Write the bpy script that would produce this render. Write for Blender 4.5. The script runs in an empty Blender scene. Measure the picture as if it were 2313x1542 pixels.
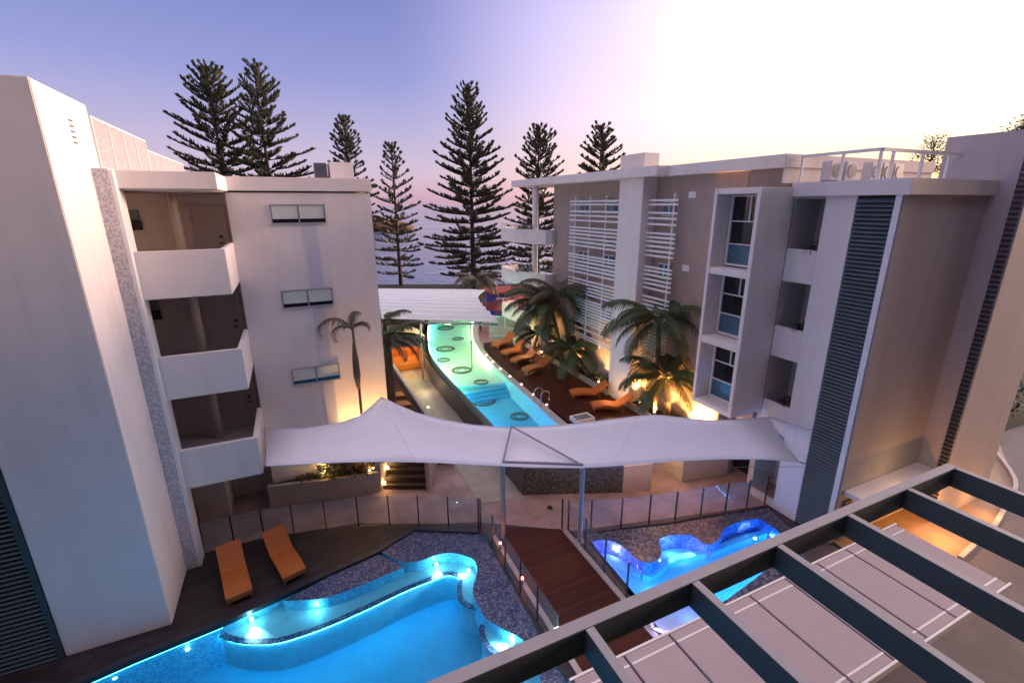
import bpy, bmesh, math, random
from mathutils import Vector, Matrix
random.seed(7)
R=math.radians
scene=bpy.context.scene
C=scene.collection
# ------------------------------------------------------------ camera model
FPX=1060.;PITCH=R(16.3);ROLL=R(-.24);YAW=R(24.72);CH=11.2
def _cam():
    cp,sp=math.cos(PITCH),math.sin(PITCH)
    fw=Vector((0,cp,-sp));up=Vector((0,sp,cp));rt=Vector((1,0,0))
    r2=rt*math.cos(ROLL)+up*math.sin(ROLL);u2=-rt*math.sin(ROLL)+up*math.cos(ROLL)
    M=Matrix.Rotation(-YAW,3,'Z')
    return M@r2,M@u2,M@fw
RT,UP,FW=_cam()
def P(a,b,z=None,x=None,y=None):
    "surveying helper: where a sight line meets a known real plane"
    d=FW+(a-1156.5)/FPX*RT+(771-b)/FPX*UP
    if z is not None:t=(z-CH)/d.z
    elif x is not None:t=x/d.x
    else:t=y/d.y
    return Vector((d.x*t,d.y*t,CH+d.z*t))
cd=bpy.data.cameras.new('camera');cam=bpy.data.objects.new('camera',cd);C.objects.link(cam)
m=Matrix((RT,UP,-FW)).transposed().to_4x4();m.translation=Vector((0,0,CH));cam.matrix_world=m
cd.sensor_width=36;cd.lens=36*FPX/2313;cd.clip_end=30000;cd.clip_start=.05
scene.camera=cam
# ------------------------------------------------------------ materials
MATS={}
def nd(t,k,loc=None,**kw):
    n=t.nodes.new(k)
    for a,v in kw.items(): setattr(n,a,v)
    return n
def mat(name,col,rough=.6,metal=0,var=.08,scale=3.,bump=0,bscale=40,spec=.5,dirt=None):
    if name in MATS:return MATS[name]
    m=bpy.data.materials.new(name);m.use_nodes=True;t=m.node_tree;b=t.nodes['Principled BSDF']
    b.inputs['Roughness'].default_value=rough;b.inputs['Metallic'].default_value=metal
    b.inputs['Specular IOR Level'].default_value=spec
    tc=nd(t,'ShaderNodeTexCoord');n=nd(t,'ShaderNodeTexNoise');n.inputs['Scale'].default_value=scale;n.inputs['Detail'].default_value=6
    t.links.new(tc.outputs['Object'],n.inputs['Vector'])
    cr=nd(t,'ShaderNodeValToRGB');e=cr.color_ramp.elements
    e[0].position=.3;e[1].position=.7
    e[0].color=(*[c*(1-var) for c in col],1);e[1].color=(*[min(1,c*(1+var)) for c in col],1)
    t.links.new(n.outputs['Fac'],cr.inputs[0]);out=cr.outputs[0]
    if dirt:
        n2=nd(t,'ShaderNodeTexNoise');n2.inputs['Scale'].default_value=1.2;n2.inputs['Detail'].default_value=8
        mp=nd(t,'ShaderNodeMapping');mp.inputs['Scale'].default_value=(2.2,2.2,.25)
        t.links.new(tc.outputs['Object'],mp.inputs[0]);t.links.new(mp.outputs[0],n2.inputs['Vector'])
        r=nd(t,'ShaderNodeMapRange');r.inputs[1].default_value=.5;r.inputs[2].default_value=.8;r.inputs[4].default_value=dirt
        t.links.new(n2.outputs['Fac'],r.inputs[0])
        mx=nd(t,'ShaderNodeMix',data_type='RGBA');t.links.new(r.outputs[0],mx.inputs[0]);t.links.new(out,mx.inputs[6])
        mx.inputs[7].default_value=(*[c*.55 for c in col],1);out=mx.outputs[2]
    t.links.new(out,b.inputs['Base Color'])
    if bump:
        n3=nd(t,'ShaderNodeTexNoise');n3.inputs['Scale'].default_value=bscale;n3.inputs['Detail'].default_value=4
        t.links.new(tc.outputs['Object'],n3.inputs['Vector'])
        bp=nd(t,'ShaderNodeBump');bp.inputs['Strength'].default_value=bump;bp.inputs['Distance'].default_value=.02
        t.links.new(n3.outputs['Fac'],bp.inputs['Height']);t.links.new(bp.outputs[0],b.inputs['Normal'])
    MATS[name]=m;return m
def emit(name,col,s):
    m=bpy.data.materials.new(name);m.use_nodes=True;t=m.node_tree;t.nodes.clear()
    e=nd(t,'ShaderNodeEmission');e.inputs[0].default_value=(*col,1);e.inputs[1].default_value=s
    o=nd(t,'ShaderNodeOutputMaterial');t.links.new(e.outputs[0],o.inputs[0]);return m
def mosaic(name,cols,size,rough=.35,grout=(.25,.28,.35)):
    m=bpy.data.materials.new(name);m.use_nodes=True;t=m.node_tree;b=t.nodes['Principled BSDF'];b.inputs['Roughness'].default_value=rough
    tc=nd(t,'ShaderNodeTexCoord');mp=nd(t,'ShaderNodeMapping');mp.inputs['Scale'].default_value=(1/size,)*3
    t.links.new(tc.outputs['Object'],mp.inputs[0])
    fl=nd(t,'ShaderNodeVectorMath',operation='FLOOR');ad=nd(t,'ShaderNodeVectorMath',operation='ADD');ad.inputs[1].default_value=(.013,.017,.37)
    t.links.new(mp.outputs[0],ad.inputs[0]);t.links.new(ad.outputs[0],fl.inputs[0])
    wn=nd(t,'ShaderNodeTexWhiteNoise');t.links.new(fl.outputs[0],wn.inputs['Vector'])
    cr=nd(t,'ShaderNodeValToRGB');cr.color_ramp.interpolation='CONSTANT'
    el=cr.color_ramp.elements
    el[0].color=(*cols[0],1);el[1].position=1/len(cols);el[1].color=(*cols[1],1)
    for i,c in enumerate(cols[2:]):
        x=el.new((i+2)/len(cols));x.color=(*c,1)
    t.links.new(wn.outputs['Value'],cr.inputs[0]);t.links.new(cr.outputs[0],b.inputs['Base Color'])
    return m
def boards(name,c1,c2,axis=0,w=.14,rough=.5,gap=(.01,.006,.004),spec=.5):
    m=bpy.data.materials.new(name);m.use_nodes=True;t=m.node_tree;b=t.nodes['Principled BSDF'];b.inputs['Roughness'].default_value=rough
    b.inputs['Specular IOR Level'].default_value=spec
    tc=nd(t,'ShaderNodeTexCoord');sx=nd(t,'ShaderNodeSeparateXYZ');t.links.new(tc.outputs['Object'],sx.inputs[0])
    dv=nd(t,'ShaderNodeMath',operation='DIVIDE');dv.inputs[1].default_value=w;t.links.new(sx.outputs[axis],dv.inputs[0])
    f=nd(t,'ShaderNodeMath',operation='FLOOR');t.links.new(dv.outputs[0],f.inputs[0])
    fr=nd(t,'ShaderNodeMath',operation='FRACT');t.links.new(dv.outputs[0],fr.inputs[0])
    wn=nd(t,'ShaderNodeTexWhiteNoise',noise_dimensions='1D');t.links.new(f.outputs[0],wn.inputs['W'])
    n=nd(t,'ShaderNodeTexNoise');n.inputs['Scale'].default_value=1.5;n.inputs['Detail'].default_value=8
    mp=nd(t,'ShaderNodeMapping');mp.inputs['Scale'].default_value=(12,1,1) if axis==0 else (1,12,1)
    t.links.new(tc.outputs['Object'],mp.inputs[0]);t.links.new(mp.outputs[0],n.inputs['Vector'])
    av=nd(t,'ShaderNodeMath',operation='ADD');t.links.new(wn.outputs['Value'],av.inputs[0]);t.links.new(n.outputs['Fac'],av.inputs[1])
    hf=nd(t,'ShaderNodeMath',operation='MULTIPLY');hf.inputs[1].default_value=.5;t.links.new(av.outputs[0],hf.inputs[0])
    mx=nd(t,'ShaderNodeMix',data_type='RGBA');t.links.new(hf.outputs[0],mx.inputs[0]);mx.inputs[6].default_value=(*c1,1);mx.inputs[7].default_value=(*c2,1)
    gt=nd(t,'ShaderNodeMath',operation='LESS_THAN');gt.inputs[1].default_value=.07;t.links.new(fr.outputs[0],gt.inputs[0])
    m2=nd(t,'ShaderNodeMix',data_type='RGBA');t.links.new(gt.outputs[0],m2.inputs[0]);t.links.new(mx.outputs[2],m2.inputs[6]);m2.inputs[7].default_value=(*gap,1)
    t.links.new(m2.outputs[2],b.inputs['Base Color']);return m
def tiles(name,c1,c2,size=.6,rough=.5,gc=None,gw=.02):
    m=bpy.data.materials.new(name);m.use_nodes=True;t=m.node_tree;b=t.nodes['Principled BSDF'];b.inputs['Roughness'].default_value=rough
    tc=nd(t,'ShaderNodeTexCoord');br=nd(t,'ShaderNodeTexBrick');br.offset=.5
    br.inputs['Scale'].default_value=1;br.inputs['Brick Width'].default_value=size;br.inputs['Row Height'].default_value=size*.5
    br.inputs['Mortar Size'].default_value=gw*.5;br.inputs['Color1'].default_value=(*c1,1);br.inputs['Color2'].default_value=(*c2,1)
    br.inputs['Mortar'].default_value=(*(gc or [c*.6 for c in c1]),1)
    t.links.new(tc.outputs['Object'],br.inputs['Vector'])
    n=nd(t,'ShaderNodeTexNoise');n.inputs['Scale'].default_value=1.1;n.inputs['Detail'].default_value=9
    t.links.new(tc.outputs['Object'],n.inputs['Vector'])
    r=nd(t,'ShaderNodeMapRange');r.inputs[1].default_value=.3;r.inputs[2].default_value=.7;r.inputs[3].default_value=.65;r.inputs[4].default_value=1.2
    t.links.new(n.outputs['Fac'],r.inputs[0])
    mx=nd(t,'ShaderNodeMix',data_type='RGBA',blend_type='MULTIPLY');mx.inputs[0].default_value=1
    t.links.new(br.outputs[0],mx.inputs[6]);t.links.new(r.outputs[0],mx.inputs[7]);t.links.new(mx.outputs[2],b.inputs['Base Color'])
    return m
def water(name,tint,bs=3.,bstr=.12,gl=.9,ior=1.15):
    m=bpy.data.materials.new(name);m.use_nodes=True;t=m.node_tree;t.nodes.clear()
    tr=nd(t,'ShaderNodeBsdfTransparent');tr.inputs[0].default_value=(*tint,1)
    g=nd(t,'ShaderNodeBsdfGlossy');g.inputs['Roughness'].default_value=.04;g.inputs['Color'].default_value=(gl,gl,gl,1)
    fr=nd(t,'ShaderNodeFresnel');fr.inputs[0].default_value=ior
    n=nd(t,'ShaderNodeTexNoise');n.inputs['Scale'].default_value=bs;n.inputs['Detail'].default_value=3
    tc=nd(t,'ShaderNodeTexCoord');t.links.new(tc.outputs['Object'],n.inputs['Vector'])
    bp=nd(t,'ShaderNodeBump');bp.inputs['Strength'].default_value=bstr;bp.inputs['Distance'].default_value=.05;t.links.new(n.outputs['Fac'],bp.inputs['Height'])
    t.links.new(bp.outputs[0],g.inputs['Normal']);t.links.new(bp.outputs[0],fr.inputs['Normal'])
    mx=nd(t,'ShaderNodeMixShader');t.links.new(fr.outputs[0],mx.inputs[0]);t.links.new(tr.outputs[0],mx.inputs[1]);t.links.new(g.outputs[0],mx.inputs[2])
    o=nd(t,'ShaderNodeOutputMaterial');t.links.new(mx.outputs[0],o.inputs[0]);return m
def glassm(name,tint,alpha,rough=.1):
    m=bpy.data.materials.new(name);m.use_nodes=True;t=m.node_tree;b=t.nodes['Principled BSDF']
    b.inputs['Base Color'].default_value=(*tint,1);b.inputs['Roughness'].default_value=rough;b.inputs['Alpha'].default_value=alpha
    return m
def leafm(name,c1,c2):
    m=bpy.data.materials.new(name);m.use_nodes=True;t=m.node_tree;b=t.nodes['Principled BSDF'];b.inputs['Roughness'].default_value=.55
    g=nd(t,'ShaderNodeNewGeometry');wn=nd(t,'ShaderNodeTexNoise');wn.inputs['Scale'].default_value=1.3
    tc=nd(t,'ShaderNodeTexCoord');t.links.new(tc.outputs['Object'],wn.inputs['Vector'])
    a=nd(t,'ShaderNodeMath',operation='ADD');t.links.new(g.outputs['Random Per Island'],a.inputs[0]);t.links.new(wn.outputs['Fac'],a.inputs[1])
    h=nd(t,'ShaderNodeMath',operation='MULTIPLY');h.inputs[1].default_value=.5;t.links.new(a.outputs[0],h.inputs[0])
    mx=nd(t,'ShaderNodeMix',data_type='RGBA');t.links.new(h.outputs[0],mx.inputs[0]);mx.inputs[6].default_value=(*c1,1);mx.inputs[7].default_value=(*c2,1)
    t.links.new(mx.outputs[2],b.inputs['Base Color']);return m
M=dict(
 plaster=mat('white_plaster',(.80,.73,.70),.8,var=.03,scale=1.2,bump=.15,bscale=60,dirt=.22),
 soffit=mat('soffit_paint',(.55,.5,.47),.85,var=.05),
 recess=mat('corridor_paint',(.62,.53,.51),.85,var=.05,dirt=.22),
 beige=mat('beige_render',(.38,.30,.27),.85,var=.05,scale=1,bump=.15,dirt=.25),
 door=mat('door_paint',(.52,.44,.42),.6,var=.02),
 white=mat('white_metal',(.78,.77,.78),.45,var=.02),
 teal=mat('teal_steel',(.042,.075,.085),.45,var=.12,scale=5),
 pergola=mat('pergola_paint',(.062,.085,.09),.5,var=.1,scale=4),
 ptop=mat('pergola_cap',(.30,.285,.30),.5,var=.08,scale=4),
 louv=mat('louvre_metal',(.10,.135,.155),.45,var=.08),
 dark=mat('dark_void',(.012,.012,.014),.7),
 grey=mat('grey_metal',(.2,.2,.22),.4,metal=.3,var=.1),
 steel=mat('galvanised_post',(.34,.34,.38),.45,metal=.2,var=.1),
 post=mat('fence_post_black',(.03,.03,.035),.4,var=.05),
 soil=mat('bark_mulch',(.03,.02,.014),.95,var=.4,scale=9,bump=.8),
 trunk=mat('bark',(.07,.045,.035),.9,var=.3,scale=8,bump=.6,bscale=25),
 palmtrunk=mat('palm_bark',(.13,.09,.065),.9,var=.25,scale=10,bump=.5),
 wicker=mat('wicker',(.42,.115,.018),.6,var=.2,scale=30,bump=.6,bscale=90),
 wickerd=mat('wicker_edge',(.22,.085,.025),.7,var=.2,scale=30),
 sail=mat('sail_fabric',(.84,.85,.96),.8,var=.02,scale=2,bump=.08,bscale=20),
 awning=mat('awning_fabric',(.40,.335,.36),.8,var=.03,scale=3,bump=.1,bscale=50),
 curb=mat('pale_coping',(.42,.38,.4),.7,var=.08,scale=6),
 poolwall=mat('pool_outer_wall',(.09,.085,.09),.6,var=.15,scale=12,bump=.2),
 tile=mat('pool_render',(.04,.37,.60),.5,var=.06,scale=2),
 tile2=mat('pool_render_pale',(.62,.80,.74),.5,var=.06,scale=2),
 tile4=mat('pool_render_deep',(.10,.42,.58),.5,var=.08,scale=2),
 tile3=mat('spa_render',(.16,.46,.76),.5,var=.08,scale=2),
 shelf=mat('shelf_render',(.22,.48,.58),.5,var=.1,scale=3),
 sand=mat('sand',(.36,.29,.25),.95,var=.15,scale=.15),
 grass=mat('foreshore_lawn',(.03,.035,.02),.95,var=.3,scale=.3),
 land=mat('headland_scrub',(.16,.085,.04),1,var=.4,scale=.03),
 red=mat('red_canvas',(.30,.06,.055),.8,var=.2,scale=2),
 blue=mat('blue_paint',(.06,.07,.32),.7,var=.1),
 pinkroad=mat('red_paving',(.42,.15,.13),.9,var=.25,scale=.8),
 canvas=mat('cream_canvas',(.62,.55,.42),.8,var=.05),
 acg=mat('ac_casing',(.55,.53,.55),.5,var=.04),
 blind=mat('window_blind',(.62,.66,.60),.8,var=.05,scale=6),
 glassdark=mat('dark_glass',(.012,.014,.018),.08,var=.1),
 glassblue=mat('obscure_glass',(.06,.15,.22),.25,var=.08),
 gwin=mat('greenish_glass',(.16,.2,.18),.15,var=.1),
 chrome=mat('chrome_rail',(.6,.6,.62),.2,metal=1,var=.02),
 roofwhite=mat('roof_sheet',(.78,.80,.78),.45,var=.05,scale=3),
)
M['pmosaic']=mosaic('blue_mosaic',[(.02,.04,.13),(.04,.08,.22),(.10,.13,.24),(.025,.04,.09),(.2,.21,.29),(.05,.07,.17)],.045)
M['wmosaic']=mosaic('cyan_lit_mosaic',[(.10,.45,.66),(.15,.52,.72),(.24,.62,.8),(.08,.38,.62),(.18,.56,.76)],.04)  # cyan lamp glow is painted into these wall tile colours
M['gmosaic']=mosaic('grey_mosaic',[(.05,.06,.05),(.09,.1,.08),(.14,.14,.11),(.07,.07,.065),(.18,.17,.14)],.06)
M['smosaic']=mosaic('spa_mosaic',[(.05,.06,.12),(.1,.11,.17),(.2,.19,.25),(.04,.04,.08),(.14,.13,.2)],.08)
M['strip']=mosaic('grey_brick_strip',[(.46,.44,.47),(.55,.52,.54),(.62,.59,.60),(.40,.38,.42)],.045,rough=.8)
M['deck']=tiles('dark_pavers',(.018,.013,.015),(.038,.027,.028),.6,.55)
M['plaza']=tiles('rose_paving',(.36,.25,.235),(.39,.27,.255),1.2,.6,gw=.012)
M['pave']=tiles('plum_paving',(.070,.054,.076),(.085,.066,.09),.9,.7,gw=.008)
M['timber']=boards('jarrah_deck',(.03,.006,.003),(.10,.022,.009),1,.14,.45,spec=.2)
M['timber2']=boards('jarrah_terrace',(.03,.007,.004),(.08,.018,.009),0,.12,.5,spec=.2)
M['leaf']=leafm('palm_leaf',(.02,.042,.014),(.08,.105,.035))
M['leafdry']=leafm('palm_leaf_dry',(.06,.055,.03),(.11,.085,.045))
M['pine']=leafm('pine_foliage',(.025,.045,.02),(.10,.095,.045))
M['shrub']=leafm('shrub_leaf',(.025,.04,.018),(.07,.075,.03))
M['water']=water('pool_water',(.62,.93,1),3.2,.32,ior=1.22)
M['water2']=water('river_water',(.85,1,.97),3,.03,.6,1.05)
M['fglass']=glassm('fence_glass',(.42,.46,.5),.15,.05)
M['fglass2']=glassm('balustrade_glass',(.5,.6,.62),.35,.05)
# ------------------------------------------------------------ mesh builder
class MB:
    def __init__(s):s.v=[];s.f=[]
    def add(s,v,f):
        o=len(s.v);s.v+=[Vector(p) for p in v];s.f+=[tuple(i+o for i in q) for q in f];return s
    def box(s,x0,x1,y0,y1,z0,z1):
        return s.add([(x0,y0,z0),(x1,y0,z0),(x1,y1,z0),(x0,y1,z0),(x0,y0,z1),(x1,y0,z1),(x1,y1,z1),(x0,y1,z1)],
         [(0,3,2,1),(4,5,6,7),(0,1,5,4),(1,2,6,5),(2,3,7,6),(3,0,4,7)])
    def wall(s,a,b,z0,z1,th=.1,z0b=None,z1b=None):
        a=Vector(a[:2]);b=Vector(b[:2]);d=(b-a).normalized();n=Vector((-d.y,d.x))*th/2
        z0b=z0 if z0b is None else z0b;z1b=z1 if z1b is None else z1b
        q=[a-n,b-n,b+n,a+n];zs0=[z0,z0b,z0b,z0];zs1=[z1,z1b,z1b,z1]
        return s.add([(p.x,p.y,z) for p,z in zip(q,zs0)]+[(p.x,p.y,z) for p,z in zip(q,zs1)],
          [(0,3,2,1),(4,5,6,7),(0,1,5,4),(1,2,6,5),(2,3,7,6),(3,0,4,7)])
    def prism(s,poly,z0,z1,top=True,bot=True,sides=True):
        n=len(poly)
        ar=sum(poly[i][0]*poly[(i+1)%n][1]-poly[(i+1)%n][0]*poly[i][1] for i in range(n))
        if ar<0:poly=poly[::-1]
        v=[(p[0],p[1],z0) for p in poly]+[(p[0],p[1],z1) for p in poly];f=[]
        if sides:f+=[(i,(i+1)%n,(i+1)%n+n,i+n) for i in range(n)]
        if top:f.append(tuple(range(n,2*n)))
        if bot:f.append(tuple(range(n-1,-1,-1)))
        return s.add(v,f)
    def tube(s,p,q,r,n=8,r2=None):
        p=Vector(p);q=Vector(q);r2=r if r2 is None else r2
        d=(q-p).normalized();a=d.orthogonal().normalized();b=d.cross(a)
        v=[];
        for c,rr in ((p,r),(q,r2)):
            for i in range(n):
                t=2*math.pi*i/n;v.append(c+(a*math.cos(t)+b*math.sin(t))*rr)
        return s.add(v,[(i,(i+1)%n,(i+1)%n+n,i+n) for i in range(n)]+[tuple(range(n-1,-1,-1)),tuple(range(n,2*n))])
    def path(s,pts,rs,n=8):
        v=[];f=[]
        pts=[Vector(p) for p in pts]
        for k,p in enumerate(pts):
            d=(pts[min(k+1,len(pts)-1)]-pts[max(k-1,0)]).normalized()
            a=(Vector((1,0,0)) if abs(d.x)<.9 else Vector((0,1,0)));a=(a-d*a.dot(d)).normalized();b=d.cross(a)
            r=rs[k] if isinstance(rs,(list,tuple)) else rs
            for i in range(n):
                t=2*math.pi*i/n;v.append(p+(a*math.cos(t)+b*math.sin(t))*r)
        for k in range(len(pts)-1):
            for i in range(n):f.append((k*n+i,k*n+(i+1)%n,(k+1)*n+(i+1)%n,(k+1)*n+i))
        f.append(tuple(range(n-1,-1,-1)));f.append(tuple(range((len(pts)-1)*n,len(pts)*n)))
        return s.add(v,f)
    def disc(s,c,r,z,n=24,th=.01):
        return s.prism([(c[0]+r*math.cos(2*math.pi*i/n),c[1]+r*math.sin(2*math.pi*i/n)) for i in range(n)],z,z+th)
    def ring(s,c,r0,r1,z0,z1,n=32):
        v=[];f=[]
        for r,z in ((r0,z0),(r1,z0),(r1,z1),(r0,z1)):
            for i in range(n):
                t=2*math.pi*i/n;v.append((c[0]+r*math.cos(t),c[1]+r*math.sin(t),z))
        for k in range(4):
            for i in range(n):
                a=k*n+i;b=k*n+(i+1)%n;c2=((k+1)%4)*n
                f.append((a,b,c2+(i+1)%n,c2+i))
        return s.add(v,f)
    def build(s,name,m,parent=None,smooth=False,bevel=0):
        me=bpy.data.meshes.new(name);off=parent_loc(parent)
        me.from_pydata([tuple(v-off) for v in s.v],[],s.f);me.update()
        if not smooth or bevel:
            bm=bmesh.new();bm.from_mesh(me);
            if bevel:
                bmesh.ops.bevel(bm,geom=[e for e in bm.edges if len(e.link_faces)==2 and e.calc_face_angle(0)>.6],offset=bevel,segments=2,affect='EDGES')
            bmesh.ops.recalc_face_normals(bm,faces=bm.faces);bm.to_mesh(me);bm.free()
        if smooth:
            for p in me.polygons:p.use_smooth=True
        me.materials.append(m);o=bpy.data.objects.new(name,me);C.objects.link(o)
        if parent:o.parent=parent
        return o
def parent_loc(p):
    v=Vector((0,0,0))
    while p is not None:
        v+=Vector(p.location);p=p.parent
    return v
def tag(o,label,cat,group=None,kind=None):
    o['label']=label;o['category']=cat
    if group:o['group']=group
    if kind:o['kind']=kind
    return o
def thing(name,label,cat,loc=(0,0,0),group=None):
    o=bpy.data.objects.new(name,None);o.empty_display_size=.2;C.objects.link(o);o.location=loc
    return tag(o,label,cat,group)
def struct(o,label=None):
    o['kind']='structure'
    if label:o['label']=label
    return o
def dup(root,loc,rz=None,label=None,scale=None):
    def cp(o,par):
        c=o.copy();C.objects.link(c);c.parent=par
        for ch in [k for k in C.objects if k.parent==o]:cp(ch,c)
        return c
    r=cp(root,None);r.location=loc
    if rz is not None:r.rotation_euler=(0,0,rz)
    if label:r['label']=label
    if scale:r.scale=scale
    return r
def sheet(name,outer,holes,z,m):
    "flat sheet with holes"
    bm=bmesh.new();es=[]
    for loop in [outer]+holes:
        vs=[bm.verts.new((p[0],p[1],z)) for p in loop]
        for i in range(len(vs)):es.append(bm.edges.new((vs[i],vs[(i+1)%len(vs)])))
    bmesh.ops.triangle_fill(bm,use_beauty=True,use_dissolve=False,edges=es,normal=(0,0,1))
    bmesh.ops.recalc_face_normals(bm,faces=bm.faces)
    for f in bm.faces:
        if f.normal.z<0:f.normal_flip()
    me=bpy.data.meshes.new(name);bm.to_mesh(me);bm.free();me.materials.append(m)
    o=bpy.data.objects.new(name,me);C.objects.link(o);return o
def smoothpoly(pts,n=3,closed=True):
    "Catmull-Rom resample"
    out=[];L=len(pts);pts=[Vector(p[:2]) for p in pts]
    rng=range(L if closed else L-1)
    for i in rng:
        if closed:p0,p1,p2,p3=pts[i-1],pts[i],pts[(i+1)%L],pts[(i+2)%L]
        else:p0,p1,p2,p3=pts[max(i-1,0)],pts[i],pts[i+1],pts[min(i+2,L-1)]
        for k in range(n):
            t=k/n
            out.append(.5*((2*p1)+(p2-p0)*t+(2*p0-5*p1+4*p2-p3)*t*t+(3*p1-p0-3*p2+p3)*t**3))
    if not closed:out.append(pts[-1])
    return [(p.x,p.y) for p in out]
def px(pts,z):return [tuple(P(a,b,z=z)[:2]) for a,b in pts]
# ============================================================ WORLD / LIGHT
world=bpy.data.worlds.new('World');scene.world=world;world.use_nodes=True
t=world.node_tree;t.nodes.clear()
SUNAZ=R(96);SUNEL=R(9)      # azimuth from +Y towards +X
sd=Vector((math.sin(SUNAZ)*math.cos(SUNEL),math.cos(SUNAZ)*math.cos(SUNEL),math.sin(SUNEL)))
tc=nd(t,'ShaderNodeTexCoord');nrm=nd(t,'ShaderNodeVectorMath',operation='NORMALIZE');t.links.new(tc.outputs['Generated'],nrm.inputs[0])
sx=nd(t,'ShaderNodeSeparateXYZ');t.links.new(nrm.outputs[0],sx.inputs[0])
dt=nd(t,'ShaderNodeVectorMath',operation='DOT_PRODUCT');dt.inputs[1].default_value=tuple(Vector((math.sin(R(80)),math.cos(R(80)),.26)).normalized());t.links.new(nrm.outputs[0],dt.inputs[0])
def ramp(src,els,interp='EASE'):
    cr=nd(t,'ShaderNodeValToRGB');cr.color_ramp.interpolation=interp;e=cr.color_ramp.elements
    e[0].position=els[0][0];e[0].color=(*els[0][1],1);e[1].position=els[-1][0];e[1].color=(*els[-1][1],1)
    for p,c in els[1:-1]:
        x=e.new(p);x.color=(*c,1)
    t.links.new(src,cr.inputs[0]);return cr.outputs[0]
away=ramp(sx.outputs[2],[(0.,(.25,.165,.24)),(.06,(.235,.18,.30)),(.22,(.105,.105,.28)),(.42,(.05,.058,.20)),(.7,(.28,.24,.36)),(1,(.60,.50,.56))],'LINEAR')
glow=ramp(sx.outputs[2],[(0.,(.54,.34,.20)),(.06,(.56,.43,.28)),(.12,(.66,.56,.42)),(.2,(1.0,.88,.80)),(.45,(1.7,1.5,1.5)),(.8,(.7,.6,.7)),(1,(.60,.50,.56))],'LINEAR')
mid=ramp(sx.outputs[2],[(0.,(.47,.27,.27)),(.07,(.50,.32,.33)),(.16,(.52,.37,.47)),(.30,(.44,.35,.54)),(.5,(.26,.22,.40)),(1,(.60,.50,.56))],'LINEAR')
f1=nd(t,'ShaderNodeMapRange',interpolation_type='SMOOTHSTEP');f1.inputs[1].default_value=.40;f1.inputs[2].default_value=.84;t.links.new(dt.outputs['Value'],f1.inputs[0])
f2=nd(t,'ShaderNodeMapRange',interpolation_type='SMOOTHSTEP');f2.inputs[1].default_value=.66;f2.inputs[2].default_value=1.04;t.links.new(dt.outputs['Value'],f2.inputs[0])
pw_=nd(t,'ShaderNodeMath',operation='POWER');pw_.inputs[1].default_value=1.9;t.links.new(f2.outputs[0],pw_.inputs[0]);f2=pw_
m1=nd(t,'ShaderNodeMix',data_type='RGBA');t.links.new(f1.outputs[0],m1.inputs[0]);t.links.new(away,m1.inputs[6]);t.links.new(mid,m1.inputs[7])
m2=nd(t,'ShaderNodeMix',data_type='RGBA');t.links.new(f2.outputs[0],m2.inputs[0]);t.links.new(m1.outputs[2],m2.inputs[6]);t.links.new(glow,m2.inputs[7])
sky=nd(t,'ShaderNodeTexSky');sky.sky_type='NISHITA';sky.sun_disc=False;sky.sun_elevation=R(3);sky.sun_rotation=SUNAZ
bg1=nd(t,'ShaderNodeBackground');bg1.inputs[1].default_value=1.0;t.links.new(m2.outputs[2],bg1.inputs[0])
bg2=nd(t,'ShaderNodeBackground');bg2.inputs[1].default_value=.05;t.links.new(sky.outputs[0],bg2.inputs[0])
ad=nd(t,'ShaderNodeAddShader');t.links.new(bg1.outputs[0],ad.inputs[0]);t.links.new(bg2.outputs[0],ad.inputs[1])
o=nd(t,'ShaderNodeOutputWorld');t.links.new(ad.outputs[0],o.inputs[0])
sl=bpy.data.lights.new('sun','SUN');sl.energy=2.6;sl.angle=R(14);sl.color=(1,.66,.48)
so=bpy.data.objects.new('sun',sl);C.objects.link(so);so.rotation_euler=sd.to_track_quat('Z','Y').to_euler();so.location=(30,10,30)
def lamp(name,loc,col,e,r=.05,kind='POINT',aim=None,spot=90,blend=.6):
    l=bpy.data.lights.new(name,kind);l.energy=e;l.color=col;l.shadow_soft_size=r
    if kind=='SPOT':l.spot_size=R(spot);l.spot_blend=blend
    o=bpy.data.objects.new(name,l);C.objects.link(o);o.location=loc
    if aim is not None:o.rotation_euler=(Vector(loc)-Vector(aim)).to_track_quat('Z','Y').to_euler()
    return o
WARM=(1,.55,.18);ORANGE=(1,.42,.1)
ob=thing('unseen_hotel_block','unseen plain hotel block behind the pergola, added to shade the courtyard','building',(0,-4,0))
b=MB();b.box(-34,34,-14,-3.2,0,27);b.build('wall',mat('taupe_render',(.10,.085,.08),.85,var=.05),ob)  # unseen mass added behind the camera, tall and dark to cut sky light
for zz in (3.2,6.4,9.6,12.8,16,19.2,22.4):
    for xx in range(-30,31,6):
        b=MB();b.box(xx-1.6,xx+1.6,-3.2,-3.15,zz-2.3,zz-.2);b.build('window',M['glassdark'],ob)
LE=22
# ============================================================ POOL OUTLINES
deckedge=[(-9,11.2),(-6.16,12.4)]+px([(300,1483),(500,1402),(680,1320),(850,1244),(935,1193)],0)+px([(1080,1198)],0)
basin=deckedge+[(4.95,12.9),(4.9,10.5),(4.85,8.5),(4.8,4.0),(-9,4.0)]
spaout=px([(1318,1205),(1403,1192),(1500,1182),(1600,1165),(1735,1143)],0)+[(15.2,9.2),(14.8,8.0),(12.2,6.6),(9.2,5.9),(7.85,5.6),(7.85,9.0)]
spa2=None
INF=400
vd=Vector((math.sin(YAW),math.cos(YAW)));vr=Vector((math.cos(YAW),-math.sin(YAW)))
def vp(d,s):q=vd*d+vr*s;return (q.x,q.y)
gout=[vp(68.5,-400),vp(68.5,400),vp(-60,400),vp(-60,-400)]
struct(sheet('ground',gout,[basin,spaout],-.03,M['grass']),'lawn and earth around the hotel')
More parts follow.
